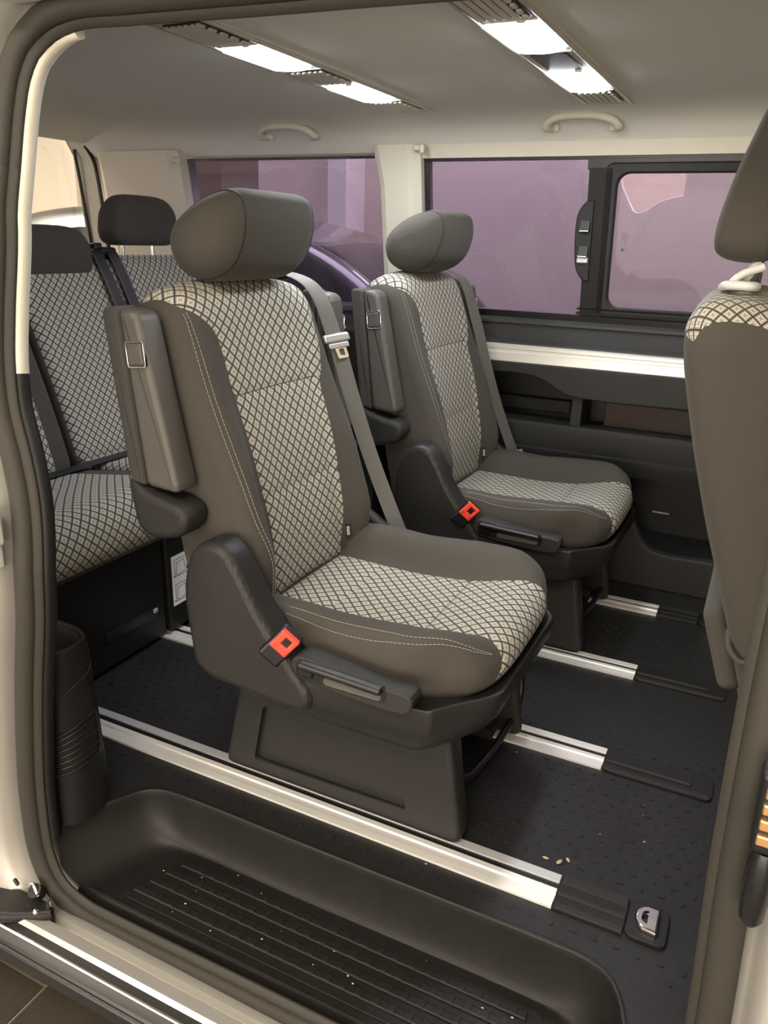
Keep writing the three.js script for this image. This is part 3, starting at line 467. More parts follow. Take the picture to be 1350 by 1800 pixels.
// ---------------------------------------------------------------- swivel seats
const SB = [-0.42, 0, 0.375];
function armrest(parent, zc, s, lean = 0) {
  const tilt = g => lean ? g.applyMatrix4(new THREE.Matrix4().makeTranslation(-0.70, 0.53, 0).multiply(new THREE.Matrix4().makeRotationZ(lean)).multiply(new THREE.Matrix4().makeTranslation(0.70, -0.53, 0))) : g;
  const z0 = zc - 0.027, z1 = zc + 0.027;
  const side = roundPoly([[-0.766, 0.864], [-0.727, 0.862], [-0.664, 0.574], [-0.733, 0.579]], [0.011, 0.028, 0.018, 0.011], 8);
  const padO = roundPoly([[-0.800, 0.866], [-0.7665, 0.865], [-0.734, 0.579], [-0.766, 0.583]], [0.026, 0.008, 0.008, 0.012], 8);
  const a = mesh('armrest', tilt(prismZ(side, z0, z1, 0.010)), mat.arm, parent);
  mesh('arm_pad', tilt(prismZ(padO, z0 - 0.002, z1 + 0.002, 0.007)), mat.armPad, a);
  mesh('release_button', tilt(rbox(0.030, 0.034, 0.008, 0.003, -0.7335, 0.796, s > 0 ? z1 + 0.0005 : z0 - 0.0005, 0, 0, 0.1)), mat.arm, a);
  const fr = prismZ(rrect(-0.019, 0.019, -0.021, 0.021, 0.004, 3), 0, 0.006, 0.001, [rrect(-0.0165, 0.0165, -0.0185, 0.0185, 0.003, 3)]); fr.rotateZ(0.1); fr.translate(-0.7335, 0.796, s > 0 ? z1 - 0.003 : z0 - 0.003); mesh('button_frame', tilt(fr), mat.chrome, a);
  const piv = smooth2D([[-0.768, 0.588], [-0.735, 0.572], [-0.70, 0.562], [-0.668, 0.556], [-0.652, 0.545], [-0.65, 0.525], [-0.665, 0.503], [-0.695, 0.492], [-0.73, 0.488], [-0.755, 0.502], [-0.765, 0.535]], 50);
  mesh('arm_pivot', tilt(prismZ(piv, z0 - 0.006, z1 + 0.005, 0.014)), mat.panel, parent);
}
function makeSeat(label) {
  const t = thing('swivel_seat', label, 'seat', null, SB);
  // backrest
  const BP = [[-0.585, 0.33], [-0.585, 0.38], [-0.588, 0.45], [-0.605, 0.53], [-0.627, 0.62], [-0.655, 0.71], [-0.678, 0.80], [-0.694, 0.865], [-0.71, 0.89], [-0.735, 0.9], [-0.775, 0.897], [-0.803, 0.878], [-0.80, 0.82], [-0.772, 0.68], [-0.742, 0.52], [-0.72, 0.40], [-0.70, 0.33], [-0.66, 0.30], [-0.61, 0.305]];
  const wid = y => interp(y, [0.3, 0.45, 0.6, 0.75, 0.88], [1.0, 1.02, 1.01, 1.0, 0.985]);
  const B = pillow(BP, 0.208, 0.034, (v, q) => {
    const y = v.y, front = sstep(-0.70, -0.62, v.x + (y - 0.45) * 0.24), b = interp(y, [0.3, 0.45, 0.58, 0.72, 0.84, 0.9], [0.03, 0.045, 0.035, 0.018, 0.004, 0]);
    v.x += front * (b * sstep(0.56, 0.84, Math.abs(q)) - 0.004 * (1 - sstep(0.1, 0.5, Math.abs(q))));
    v.y -= sstep(0.8, 0.9, y) * 0.022 * Math.abs(q) ** 3; v.z *= wid(y);
  }, 0.372);
  mesh('backrest', B.body(), mat.fabric, t);
  const t0 = B.tAt(-0.585, 0.345), t1 = B.tAt(-0.80, 0.892), ya = a => B.P(lerp(t0, t1, a), 0).y;
  const top = a => sstep(B.tAt(-0.680, 0.81), B.tAt(-0.72, 0.895), lerp(t0, t1, a));
  const qr = a => lerp(interp(ya(a), [0.34, 0.5, 0.61, 0.7, 0.79, 0.87, 0.9], [0.56, 0.55, 0.59, 0.615, 0.65, 0.73, 0.80]), 0.985, top(a));
  const ql = a => -lerp(interp(ya(a), [0.34, 0.42, 0.52, 0.70, 0.73, 0.78, 0.87, 0.9], [0.62, 0.66, 0.68, 0.72, 0.78, 0.86, 0.88, 0.90]), 0.93, top(a));
  const aAt = y => { let k = 0; for (let i = 0; i <= 200; i++) if (ya(i / 200) < y) k = i / 200; else break; return k; };
  mesh('back_panel', B.patch(t0, t1, ql, qr, 0.003, [aAt(0.535), aAt(0.715)], 100, 44), mat.pattern, t, 'patterned back panel');
  const st = []; for (const d of [0, 0.035]) st.push(...B.stitch([[B.tAt(-0.698, 0.875), 0.93 - d * 0.6], [B.tAt(-0.678, 0.80), 0.94 - d], [B.tAt(-0.655, 0.71), 0.945 - d], [B.tAt(-0.627, 0.62), 0.945 - d], [B.tAt(-0.605, 0.53), 0.92 - d], [B.tAt(-0.588, 0.45), 0.86 - d], [B.tAt(-0.585, 0.36), 0.85 - d]]));
  mesh('stitching', st, mat.stitch, t);
  // small sewn tag with a white word at the lower far edge of the panel
  const tagTex = canvasTex(32, 128, (g, w, h) => { g.fillStyle = '#121212'; g.fillRect(0, 0, w, h); g.save(); g.translate(w / 2, h / 2); g.rotate(-Math.PI / 2); g.fillStyle = '#e8e8e8'; g.font = 'bold 24px sans-serif'; g.textAlign = 'center'; g.textBaseline = 'middle'; g.fillText('ISOFIX', 0, 1); g.restore(); });
  { const p = B.P(B.tAt(-0.588, 0.405), -0.64); const g = new THREE.BoxGeometry(0.011, 0.032, 0.0012); g.rotateY(0.75); g.rotateZ(0.08); g.translate(p.x + 0.009, p.y - 0.004, p.z); mesh('sewn_tag', g, M(0xffffff, 0.8, { map: tagTex }), t); }
  // headrest
  const HP = [[-0.668, 0.915], [-0.642, 0.94], [-0.625, 0.985], [-0.624, 1.02], [-0.632, 1.04], [-0.655, 1.05], [-0.69, 1.044], [-0.74, 1.022], [-0.778, 0.988], [-0.786, 0.958], [-0.775, 0.925], [-0.745, 0.905], [-0.70, 0.902]];
  const H = pillow(HP, 0.142, 0.062, (v, q) => { v.x -= 0.008 * q * q; }, 0.375, 0.25);
  mesh('headrest', H.body(), mat.fabric, t);
  const hs = []; for (const q of [-0.74, 0.74]) { const p = []; for (let i = 0; i < 60; i++) { const k = H.P(i / 60, q).addScaledVector(H.norm(i / 60, q), -0.0004); p.push([k.x, k.y, k.z]); } hs.push(tube(p, 0.0013, true, 160)); }
  mesh('headrest_piping', hs, mat.trimDark, t);
  // cushion
  const CP = [[-0.60, 0.295], [-0.60, 0.33], [-0.58, 0.348], [-0.5, 0.350], [-0.40, 0.348], [-0.30, 0.354], [-0.22, 0.366], [-0.175, 0.367], [-0.148, 0.355], [-0.136, 0.335], [-0.138, 0.315], [-0.15, 0.292], [-0.19, 0.280], [-0.3, 0.280], [-0.45, 0.28], [-0.57, 0.282]];
  const C = pillow(CP, 0.222, 0.026, (v, q, tt) => {
    const up = sstep(0.325, 0.35, v.y), a = Math.abs(q), x = v.x;
    v.y += up * sstep(0.52, 0.78, a) * interp(x, [-0.6, -0.5, -0.3, -0.2, -0.14], q < 0 ? [0.044, 0.054, 0.054, 0.040, 0.022] : [0.032, 0.036, 0.036, 0.02, 0.0]);
    const fr = sstep(-0.30, -0.13, x); v.x -= fr * (q > 0 ? 0.045 : 0.03) * a ** 4; v.z *= 1 - fr * (q > 0 ? 0.17 : 0.05);
  }, 0.372);
  mesh('cushion', C.body(), mat.fabric, t);
  const c0 = C.tAt(-0.585, 0.345), c1 = C.tAt(-0.145, 0.30), xa = a => C.P(lerp(c0, c1, a), 0).x, ys = a => lerp(c0, c1, a);
  const cq = (a, s) => interp(ys(a), [c0, C.tAt(-0.4, 0.35), C.tAt(-0.25, 0.36), C.tAt(-0.17, 0.367), c1], s > 0 ? [0.54, 0.575, 0.56, 0.60, 0.74] : [0.54, 0.55, 0.57, 0.64, 0.74]);
  const cA = x => { let k = 0; for (let i = 0; i <= 200; i++) if (xa(i / 200) < x) k = i / 200; else break; return k; };
  mesh('cushion_panel', C.patch(c0, c1, a => -cq(a, -1), a => cq(a, 1), 0.003, [cA(-0.47), cA(-0.285)], 90, 44), mat.pattern, t, 'patterned seat panel');
  const cs = []; for (const d of [0, 0.05]) cs.push(...C.stitch([[C.tAt(-0.50, 0.35), 0.90 + d], [C.tAt(-0.40, 0.348), 0.91 + d], [C.tAt(-0.3, 0.354), 0.92 + d], [C.tAt(-0.23, 0.365), 0.915 + d], [C.tAt(-0.19, 0.368), 0.90 + d * 0.9], [C.tAt(-0.165, 0.365), 0.85 + d * 0.9], [C.tAt(-0.152, 0.358), 0.78 + d * 0.7], [C.tAt(-0.147, 0.353), 0.70 + d * 0.3]]));
  mesh('stitching', cs, mat.stitch, t);
  // plastic shell: side cover, tray, recliner bracket
  const side = smooth2D([[-0.662, 0.40], [-0.655, 0.45], [-0.64, 0.485], [-0.615, 0.504], [-0.585, 0.507], [-0.562, 0.492], [-0.54, 0.458], [-0.515, 0.412], [-0.485, 0.37], [-0.458, 0.338], [-0.444, 0.318], [-0.428, 0.300], [-0.415, 0.280], [-0.414, 0.258], [-0.425, 0.244], [-0.56, 0.248], [-0.62, 0.256], [-0.645, 0.275], [-0.654, 0.32]], 110);
  mesh('side_cover', prismZ(side, 0.588, 0.65, 0.014), mat.shell, t);
  const far = smooth2D([[-0.68, 0.30], [-0.675, 0.40], [-0.65, 0.44], [-0.60, 0.43], [-0.53, 0.39], [-0.45, 0.33], [-0.40, 0.29], [-0.42, 0.25], [-0.62, 0.25]], 60);
  mesh('far_cover', prismZ(far, 0.118, 0.15, 0.012), mat.shell, t);
  const plan = k => rrect(-0.63 + k, -0.118 - k, 0.125 + k * 0.8, 0.648 - k * 0.8, 0.085, 10).map(([x, z]) => { const f = sstep(-0.26, -0.118, x); return [x - f * 0.03 * Math.abs((z - 0.375) / 0.25) ** 3, lerp(z, 0.358 + (z - 0.375) * 0.84, f)]; });
  mesh('seat_tray', loftRings([[0.285, 0.03], [0.296, 0.012], [0.300, 0.004], [0.296, 0.0], [0.282, 0.0], [0.26, 0.004], [0.246, 0.012], [0.222, 0.03], [0.205, 0.055], [0.20, 0.09]].map(([y, k]) => plan(k).map(([x, z]) => V(x, y, z)))), mat.shell, t);
  // lift handle in its bezel
  const bez = prismZ(smooth2D([[-0.447, 0.33], [-0.438, 0.346], [-0.425, 0.349], [-0.37, 0.343], [-0.30, 0.336], [-0.235, 0.330], [-0.232, 0.32], [-0.24, 0.301], [-0.26, 0.296], [-0.40, 0.303], [-0.433, 0.309]], 60), 0.612, 0.651, 0.004);
  const bz = mesh('handle_bezel', bez, mat.panel, t);
  mesh('handle_recess', prismZ(rrect(-0.43, -0.275, 0.309, 0.338, 0.012, 5), 0.646, 0.6522, 0.0006), mat.black, bz);
  mesh('handle_pocket', prismZ(rrect(-0.385, -0.283, 0.311, 0.325, 0.007, 4), 0.648, 0.6535, 0.001), mat.arm, bz);
  mesh('lift_handle', [rbox(0.148, 0.012, 0.018, 0.005, -0.354, 0.3355, 0.656, 0, 0, -0.045), rbox(0.03, 0.024, 0.010, 0.005, -0.418, 0.328, 0.653)], mat.black, bz);
  // buckle
  const ax = g => { g.rotateZ(-0.72); g.rotateY(0.3); g.translate(-0.470, 0.354, 0.640); return g; };
  const bk = mesh('buckle', ax(rbox(0.042, 0.066, 0.026, 0.006, 0, -0.002, 0)), mat.black, t);
  mesh('buckle_button', [ax(rbox(0.012, 0.036, 0.012, 0.003, -0.0105, 0.012, 0.010)), ax(rbox(0.009, 0.036, 0.012, 0.003, 0.0125, 0.012, 0.010)), ax(rbox(0.034, 0.016, 0.012, 0.003, 0, 0.001, 0.010)), ax(rbox(0.034, 0.007, 0.012, 0.002, 0, 0.0275, 0.010))], mat.red, bk, 'red release button');
  // pedestal: two moulded side panels with a sunk field, dark box between
  const trap = roundPoly([[-0.612, 0.24], [-0.205, 0.24], [-0.170, 0.001], [-0.664, 0.001]], [0.01, 0.03, 0.025, 0.02]);
  const fieldR = k => roundPoly([[-0.579, 0.172], [-0.276, 0.163], [-0.262, 0.026], [-0.607, 0.022]].map(([x, y]) => [-0.43 + (x + 0.43) * (1 + (k - 1) * 0.5), 0.1 + (y - 0.1) * k]), 0.022, 6);
  for (const [z0, z1, s] of [[0.505, 0.556, 1], [0.178, 0.205, -1]]) {
    const pn = mesh('pedestal_panel', prismZ(trap, z0, z1, 0.012, [fieldR(1.0)]), mat.shell, t);
    mesh('sunk_field', s > 0 ? prismZ(fieldR(1.03), z0 + 0.002, z1 - 0.012, 0.003) : prismZ(fieldR(1.03), z0 + 0.012, z1 - 0.002, 0.003), mat.shell, pn);
    mesh('field_bead', tube(fieldR(0.97).map(([x, y]) => [x, y, s > 0 ? z1 - 0.012 : z0 + 0.012]), 0.0055, true, 160), mat.shell, pn);
  }
  mesh('pedestal_box', [span(-0.60, -0.27, 0.012, 0.21, 0.206, 0.52, 0.01), span(-0.62, -0.22, 0.006, 0.03, 0.21, 0.25, 0.006), span(-0.62, -0.22, 0.006, 0.03, 0.48, 0.52, 0.006)], mat.blackMatt, t);
  mesh('release_bar', tube([[-0.24, 0.05, 0.44], [-0.215, 0.034, 0.415], [-0.205, 0.032, 0.37], [-0.195, 0.035, 0.25], [-0.195, 0.05, 0.15], [-0.20, 0.10, 0.13], [-0.215, 0.16, 0.14]], 0.0075, false, 60), mat.black, t);
  mesh('fold_lever', rbox(0.05, 0.014, 0.045, 0.006, -0.195, 0.16, 0.155), mat.black, t);
  armrest(t, 0.613, 1); armrest(t, 0.072, -1, -0.10);
  done(); return t;
}
function seatBelt(seat, tongueAt, base) {
  ORG = SB;
  const path = [[[-0.80, 0.88, 0.19], [0, 0.05, -1]], [[-0.765, 0.907, 0.185], [0.05, 0.05, -1]], [[-0.70, 0.885, 0.165], [0.25, 0.1, -1]], [[-0.655, 0.77, 0.14], [0.45, 0.1, -1]], [[-0.625, 0.66, 0.125], [0.5, 0.1, -1]], [[-0.588, 0.54, 0.11], [0.5, 0.1, -1]], [[-0.545, 0.43, 0.10], [0.5, 0.1, -1]], [[-0.505, 0.345, 0.098], [0.5, 0.1, -1]]];
  const b = mesh('seat_belt', ribbon(path, 0.040, 0.0022), mat.belt, seat);
  mesh('belt_guide', rbox(0.035, 0.014, 0.062, 0.005, -0.775, 0.902, 0.186), mat.shellDark, b);
  const c = new THREE.CatmullRomCurve3(path.map(p => V(...p[0])), false, 'centripetal'), p = c.getPoint(tongueAt), tg = c.getTangent(tongueAt), s = V(0.45, 0.1, -1).normalize(), nrm = tg.clone().cross(s).normalize(); if (nrm.x < 0) nrm.negate();
  const m4 = new THREE.Matrix4().makeBasis(s, tg.clone().negate().normalize(), s.clone().cross(tg.clone().negate())).setPosition(p.clone().addScaledVector(nrm, 0.006));
  const put = g => { g.applyMatrix4(m4); return boxUV(g); };
  mesh('latch_plate', [put(rbox(0.064, 0.018, 0.012, 0.005, 0, 0.004, 0)), put(rbox(0.05, 0.012, 0.008, 0.003, 0, -0.012, 0))], mat.tongue, b);
  mesh('latch_tongue', put(prismZ(rrect(-0.012, 0.016, -0.04, -0.012, 0.004, 3), -0.0015, 0.0015, 0.0005, [rrect(-0.004, 0.008, -0.034, -0.02, 0.002, 3)])), mat.chrome, b); ORG = [0, 0, 0];
}
const seat1 = makeSeat('nearer grey swivel seat with patterned panels, right inside the open door');
const seat2 = seat1.clone(); seat2.name = numbered('swivel_seat'); seat2.position.set(SB[0] + 0.033, 0, SB[2] - 0.762); scene.add(seat2);
seat2.userData = { label: 'farther grey swivel seat with patterned panels, beside the far side panel', category: 'seat' };
seatBelt(seat1, 0.42); seatBelt(seat2, 0.96);

// ---------------------------------------------------------------- rear bench
{
  const t = thing('bench_seat', 'rear bench seat with dark patterned cover behind the two swivel seats', 'bench', null, [-1.4, 0, 0]);
  const CP = [[-1.56, 0.29], [-1.56, 0.37], [-1.52, 0.392], [-1.40, 0.392], [-1.25, 0.41], [-1.13, 0.425], [-1.075, 0.42], [-1.045, 0.39], [-1.035, 0.34], [-1.05, 0.30], [-1.10, 0.28], [-1.3, 0.275]];
  const BP = [[-1.44, 0.38], [-1.452, 0.45], [-1.50, 0.60], [-1.56, 0.76], [-1.60, 0.87], [-1.625, 0.90], [-1.67, 0.908], [-1.72, 0.895], [-1.72, 0.82], [-1.66, 0.62], [-1.60, 0.45], [-1.57, 0.36], [-1.50, 0.35]];
  for (const [zc, hw, q] of [[0.455, 0.305, [0]], [-0.245, 0.385, [0.203, -0.185]]]) {
    const C = pillow(CP, hw, 0.03, null, zc), B = pillow(BP, hw, 0.03, null, zc);
    mesh('cushion', C.body(), mat.fabric, t); mesh('backrest', B.body(), mat.fabric, t);
    for (const d of q) {
      const w = q.length > 1 ? 0.183 : 0.25, k = z => z / hw, c0 = C.tAt(-1.5, 0.392), c1 = C.tAt(-1.05, 0.302), b0 = B.tAt(-1.44, 0.385), b1 = B.tAt(-1.68, 0.905);
      mesh('cushion_panel', C.patch(c0, c1, () => k(d - w), () => k(d + w), 0.004, [0.42], 70, 40, [0.011 * d, 0]), mat.pattern, t);
      mesh('back_panel', B.patch(b0, b1, () => k(d - w), () => k(d + w), 0.004, [0.5], 70, 40, [0.011 * d, 0]), mat.pattern, t);
    }
  }
  // head restraints on steel posts
  const hr = (zc, dy, posts) => {
    const HP = [[-1.60, 0.93], [-1.585, 0.98], [-1.59, 1.04], [-1.61, 1.06], [-1.65, 1.062], [-1.675, 1.04], [-1.685, 0.98], [-1.68, 0.93], [-1.64, 0.92]].map(([x, y]) => [x, y + dy]);
    const H = pillow(HP, 0.137, 0.035, (v, q) => { v.z *= 1 - 0.10 * sstep(0.96 + dy, 1.06 + dy, v.y); v.y -= 0.02 * sstep(1.0 + dy, 1.06 + dy, v.y) * Math.abs(q) ** 4; }, zc, 0.45);
    const h = mesh('headrest', H.body(), mat.fabric, t);
    for (const s of [-1, 1]) mesh('headrest_post', boxUV(new THREE.CylinderGeometry(0.006, 0.006, 0.1 + dy, 12).translate(-1.645, 0.89 + dy / 2, zc + s * 0.065)), mat.chrome, h);
  };
  hr(0.0, -0.075); hr(-0.365, 0.018); hr(0.45, -0.075);
  // under-seat box with drawer front, pull and the folding diagram
  mesh('seat_base', [span(-1.55, -1.12, 0.012, 0.285, -0.63, 0.72, 0.012)], mat.shellDark, t);
  const dr = mesh('drawer', span(-1.13, -1.10, 0.01, 0.275, 0.215, 0.74, 0.008), mat.shellDark, t);
  mesh('drawer_pull', span(-1.103, -1.096, 0.075, 0.105, 0.25, 0.42, 0.004), mat.black, dr); mesh('pull_lever', span(-1.1, -1.093, 0.088, 0.10, 0.25, 0.265, 0.003), mat.aluDull, dr);
  mesh('base_panel', span(-1.13, -1.095, 0.012, 0.275, 0.06, 0.208, 0.006), mat.shellDark, t);
  const stick = canvasTex(128, 256, (g, w, h) => { g.fillStyle = '#dfe3e6'; g.fillRect(0, 0, w, h); g.strokeStyle = '#3c4247'; g.lineWidth = 3; for (const o of [0, 128]) { g.strokeRect(18, 22 + o, 84, 86); g.beginPath(); g.moveTo(24, 98 + o); g.lineTo(34, 40 + o); g.lineTo(78, 34 + o); g.lineTo(84, 80 + o); g.lineTo(100, 92 + o); g.lineTo(40, 104 + o); g.closePath(); g.stroke(); g.fillStyle = '#16191c'; g.beginPath(); g.moveTo(96, 66 + o); g.lineTo(116, 84 + o); g.lineTo(94, 94 + o); g.fill(); g.fillStyle = '#c0392b'; g.fillRect(8, 100 + o, 8, 10); } });
  const sg = new THREE.BoxGeometry(0.0015, 0.135, 0.075); sg.translate(-1.094, 0.145, 0.155); mesh('diagram_sticker', sg, M(0xffffff, 0.5, { map: stick }), t, 'white folding diagram sticker');
  // belts: two straps over the middle of the backrest, one lying on the cushion
  const sb = mesh('belt_bracket', [rbox(0.06, 0.03, 0.10, 0.008, -1.64, 0.918, -0.19), rbox(0.03, 0.02, 0.03, 0.006, -1.62, 0.935, -0.165)], mat.black, t);
  for (const dz of [-0.155, -0.215]) mesh('belt_strap', ribbon([[[-1.67, 0.925, dz], [0, 0, 1]], [[-1.615, 0.925, dz], [0, 0, 1]], [[-1.585, 0.88, dz - 0.003], [0, 0, 1]], [[-1.525, 0.73, dz - 0.012], [0, 0, 1]], [[-1.46, 0.53, dz - 0.02], [0, 0, 1]], [[-1.425, 0.42, dz - 0.02], [0, 0, 1]]], 0.04, 0.003), mat.beltDark, t);
  mesh('belt_strap', ribbon([[[-1.385, 0.402, 0.5], [1, 0.03, 0]], [[-1.38, 0.404, 0.2], [1, 0.03, 0]], [[-1.375, 0.404, 0.0], [1, 0.03, 0]], [[-1.37, 0.402, -0.2], [1, 0.03, 0]]], 0.045, 0.003), mat.beltDark, t);
  done();
}

// ---------------------------------------------------------------- front passenger seat at the right edge
{
  const t = thing('front_seat', 'front passenger seat seen from its side at the right edge', 'seat', null, [0.3, 0, 0.375]);
  const BP = [[0.225, 0.34], [0.20, 0.42], [0.16, 0.54], [0.118, 0.66], [0.085, 0.77], [0.064, 0.86], [0.064, 0.90], [0.078, 0.925], [0.12, 0.932], [0.17, 0.92], [0.20, 0.89], [0.235, 0.78], [0.29, 0.60], [0.34, 0.42], [0.35, 0.34]];
  const B = pillow(BP, 0.225, 0.045, (v, q) => { v.y -= sstep(0.82, 0.93, v.y) * 0.02 * Math.abs(q) ** 3; }, 0.375);
  mesh('backrest', B.body(), mat.fabric, t);
  const t0 = B.tAt(0.066, 0.885), t1 = B.tAt(0.19, 0.905); let d = t1 - t0;
  mesh('back_panel', B.patch(t0, t1, () => -0.99, () => 0.995, 0.002, [], 40, 60, [0, 0], 1.45), mat.pattern, t);
  mesh('map_pocket', [tube([[0.172, 0.51, 0.56], [0.177, 0.495, 0.585], [0.19, 0.487, 0.597], [0.2, 0.49, 0.601]], 0.0035), tube([[0.198, 0.43, 0.56], [0.205, 0.418, 0.587], [0.214, 0.413, 0.598]], 0.003), rbox(0.03, 0.12, 0.34, 0.012, 0.168, 0.47, 0.375, 0, 0, 0.33)], mat.fabric, t);
  const HP = [[0.078, 0.975], [0.074, 0.995], [0.082, 1.045], [0.098, 1.10], [0.115, 1.142], [0.14, 1.16], [0.158, 1.15], [0.146, 1.10], [0.133, 1.06], [0.131, 1.02], [0.142, 0.985], [0.138, 0.968], [0.10, 0.965]];
  const H = pillow(HP, 0.135, 0.03, null, 0.395, 0.65);
  const h = mesh('headrest', H.body(), mat.fabric, t);
  for (const s of [-1, 1]) mesh('headrest_post', boxUV(new THREE.CylinderGeometry(0.006, 0.006, 0.09, 12).translate(0.125, 0.945, 0.395 + s * 0.06)), mat.black, h);
  mesh('post_guide', [tube([[0.092, 0.934, 0.50], [0.10, 0.938, 0.53], [0.125, 0.938, 0.535], [0.13, 0.937, 0.51], [0.115, 0.938, 0.49], [0.095, 0.935, 0.495]], 0.0055), tube([[0.112, 0.938, 0.50], [0.12, 0.952, 0.505], [0.128, 0.965, 0.50]], 0.006), tube([[0.10, 0.936, 0.52], [0.112, 0.95, 0.515], [0.135, 0.96, 0.51]], 0.005)], mat.greyPlastic, t, 'pale grey plastic guide ring');
  const CP = [[0.26, 0.28], [0.26, 0.36], [0.4, 0.4], [0.7, 0.42], [0.76, 0.40], [0.78, 0.34], [0.74, 0.28]];
  mesh('cushion', pillow(CP, 0.225, 0.04, null, 0.375).body(), mat.fabric, t);
  mesh('seat_base', span(0.30, 0.72, 0, 0.285, 0.2, 0.55, 0.02), mat.shellDark, t); done();
}

// ---------------------------------------------------------------- bottle holder column on the near rear corner
{
  const t = thing('cup_holder_column', 'black wheel arch column with open cup holder at the rear door pillar', 'cup holder', null, [-0.9, 0, 0.79]);
  const ring = (y, ex, ez, dx = 0, dz = 0) => { const o = []; for (let i = 0; i < 44; i++) { const a = i / 44 * 2 * Math.PI, c = Math.cos(a), s = Math.sin(a), f = p => Math.sign(p) * Math.abs(p) ** 0.75; o.push(V(-0.873 + dx + ex * f(c), y, 0.775 + dz - ez * f(s))); } return o; };
  mesh('column', loftRings([ring(0.0, 0.098, 0.067), ring(0.03, 0.097, 0.066), ring(0.12, 0.095, 0.063), ring(0.2, 0.093, 0.060), ring(0.29, 0.090, 0.056), ring(0.325, 0.088, 0.054), ring(0.332, 0.084, 0.051), ring(0.331, 0.080, 0.047), ring(0.318, 0.076, 0.044), ring(0.12, 0.070, 0.040)], true), mat.trimDark, t);
  mesh('cup_liner', loftRings([ring(0.121, 0.068, 0.038), ring(0.318, 0.0745, 0.0425), ring(0.327, 0.078, 0.045), ring(0.3275, 0.077, 0.044), ring(0.317, 0.0735, 0.0415), ring(0.126, 0.066, 0.036)]), mat.blackMatt, t);
  const at = (a, y, o) => { const f = p => Math.sign(p) * Math.abs(p) ** 0.75, k = interp(y, [0, 0.12, 0.2, 0.29], [0.098, 0.095, 0.093, 0.090]) + o, kz = interp(y, [0, 0.12, 0.2, 0.29], [0.067, 0.063, 0.060, 0.056]) + o; return [-0.873 + k * f(Math.cos(a)), y, 0.775 - kz * f(Math.sin(a))]; };
  const arc = (y0, y1, a0, a1, o, n = 14) => Array.from({ length: n + 1 }, (_, i) => at(lerp(a0, a1, i / n), lerp(y0, y1, i / n), o));
  mesh('grille_frame', tube([...arc(0.115, 0.10, 0.25, -1.15, 0.001), ...arc(0.17, 0.20, -1.15, 0.25, 0.001)], 0.0022, true, 120), mat.shellDark, t);
  for (let i = 0; i < 6; i++) mesh('grille_slat', tube(arc(0.125 + i * 0.0125, 0.112 + i * 0.0105, 0.22, -1.12, 0.0005), 0.0018), mat.black, t);
  mesh('upper_band', tube(arc(0.285, 0.215, 0.6, -1.75, 0.0), 0.0014), mat.panel, t); done();
}

// ---------------------------------------------------------------- roof consoles
function vent(parent, x0, x1, z0, z1, y, dark = true) {
  const v = mesh('vent', prismY(rrect(x0, x1, z0, z1, 0.008, 4), y - 0.002, y + 0.006, 0.001), dark ? mat.shellDark : mat.consoleMetal, parent);
  const n = 5; for (let i = 0; i < n; i++) { const x = lerp(x0 + 0.006, x1 - 0.022, i / (n - 1)); mesh('vent_slat', rbox(0.009, 0.004, z1 - z0 - 0.012, 0.001, x, y - 0.003, (z0 + z1) / 2, 0, 0, 0.25), mat.console, v); }
  for (let i = 0; i < 5; i++) mesh('vent_tooth', rbox(0.008, 0.005, (z1 - z0) / 9, 0.001, x1 - 0.009, y - 0.003, lerp(z0 + 0.012, z1 - 0.012, i / 4)), mat.console, v);
  return v;
}
function roofConsole(xc, label, mid) {
  const w = 0.054, y = 1.298, t = thing('roof_console', label, 'roof console', null, [xc, 1.318, 0.05]);
  const end = [[xc - w, 0.64], [xc - w, -0.50], [xc - w * 0.75, -0.535], [xc - w * 0.2, -0.55], [xc + w, -0.53], [xc + w, 0.64]];
  mesh('console_frame', prismY(end, y, 1.325, 0.003), mat.console, t);
  mesh('edge_strip', [rbox(0.007, 0.008, 1.16, 0.003, xc + w - 0.003, y, 0.055), rbox(0.007, 0.008, 1.12, 0.003, xc - w + 0.003, y, 0.075)], mat.consoleMetal, t);
  for (const [z0, z1] of [[0.075, 0.262], [-0.312, -0.118]]) {
    const o = [], n = 10; for (let i = 0; i <= n; i++) { const u = i / n; o.push([xc - w + 0.012 + u * (2 * w - 0.022), z1 - 0.012 + 0.014 * (2 * u - 1) ** 2]); } for (let i = n; i >= 0; i--) { const u = i / n; o.push([xc - w + 0.012 + u * (2 * w - 0.022), z0 + 0.02 * (2 * u - 1) ** 2 + 0.0 * u]); }
    const l = mesh('lamp_lens', prismY(o, y - 0.008, y + 0.004, 0.003), mat.lens, t);
    mesh('lamp_switch', rbox(0.014, 0.006, 0.008, 0.002, xc + w * 0.35, y - 0.002, z1 + 0.012), mat.console, t);
    const r = new THREE.RectAreaLight(lin(...COL_INTERIOR), LAMP_INTERIOR, 0.08, 0.165); r.position.set(xc, y - 0.012, (z0 + z1) / 2); r.lookAt(xc, -5, (z0 + z1) / 2); scene.add(r);
  }
  vent(t, xc - w + 0.014, xc + w - 0.012, 0.285, 0.43, y); vent(t, xc - w + 0.016, xc + w - 0.012, -0.47, -0.335, y);
  if (mid) mesh('dark_cover', prismY(rrect(xc - w + 0.018, xc + w - 0.022, -0.09, 0.045, 0.01, 4), y - 0.003, y + 0.003, 0.001), mat.display, t); else vent(t, xc - w + 0.014, xc + w - 0.012, -0.09, 0.045, y);
  mesh('console_step', [rbox(0.09, 0.004, 0.006, 0.002, xc, y - 0.001, 0.275), rbox(0.09, 0.004, 0.006, 0.002, xc, y - 0.001, 0.055), rbox(0.09, 0.004, 0.006, 0.002, xc, y - 0.001, -0.325)], mat.consoleMetal, t);
  done(); return t;
}
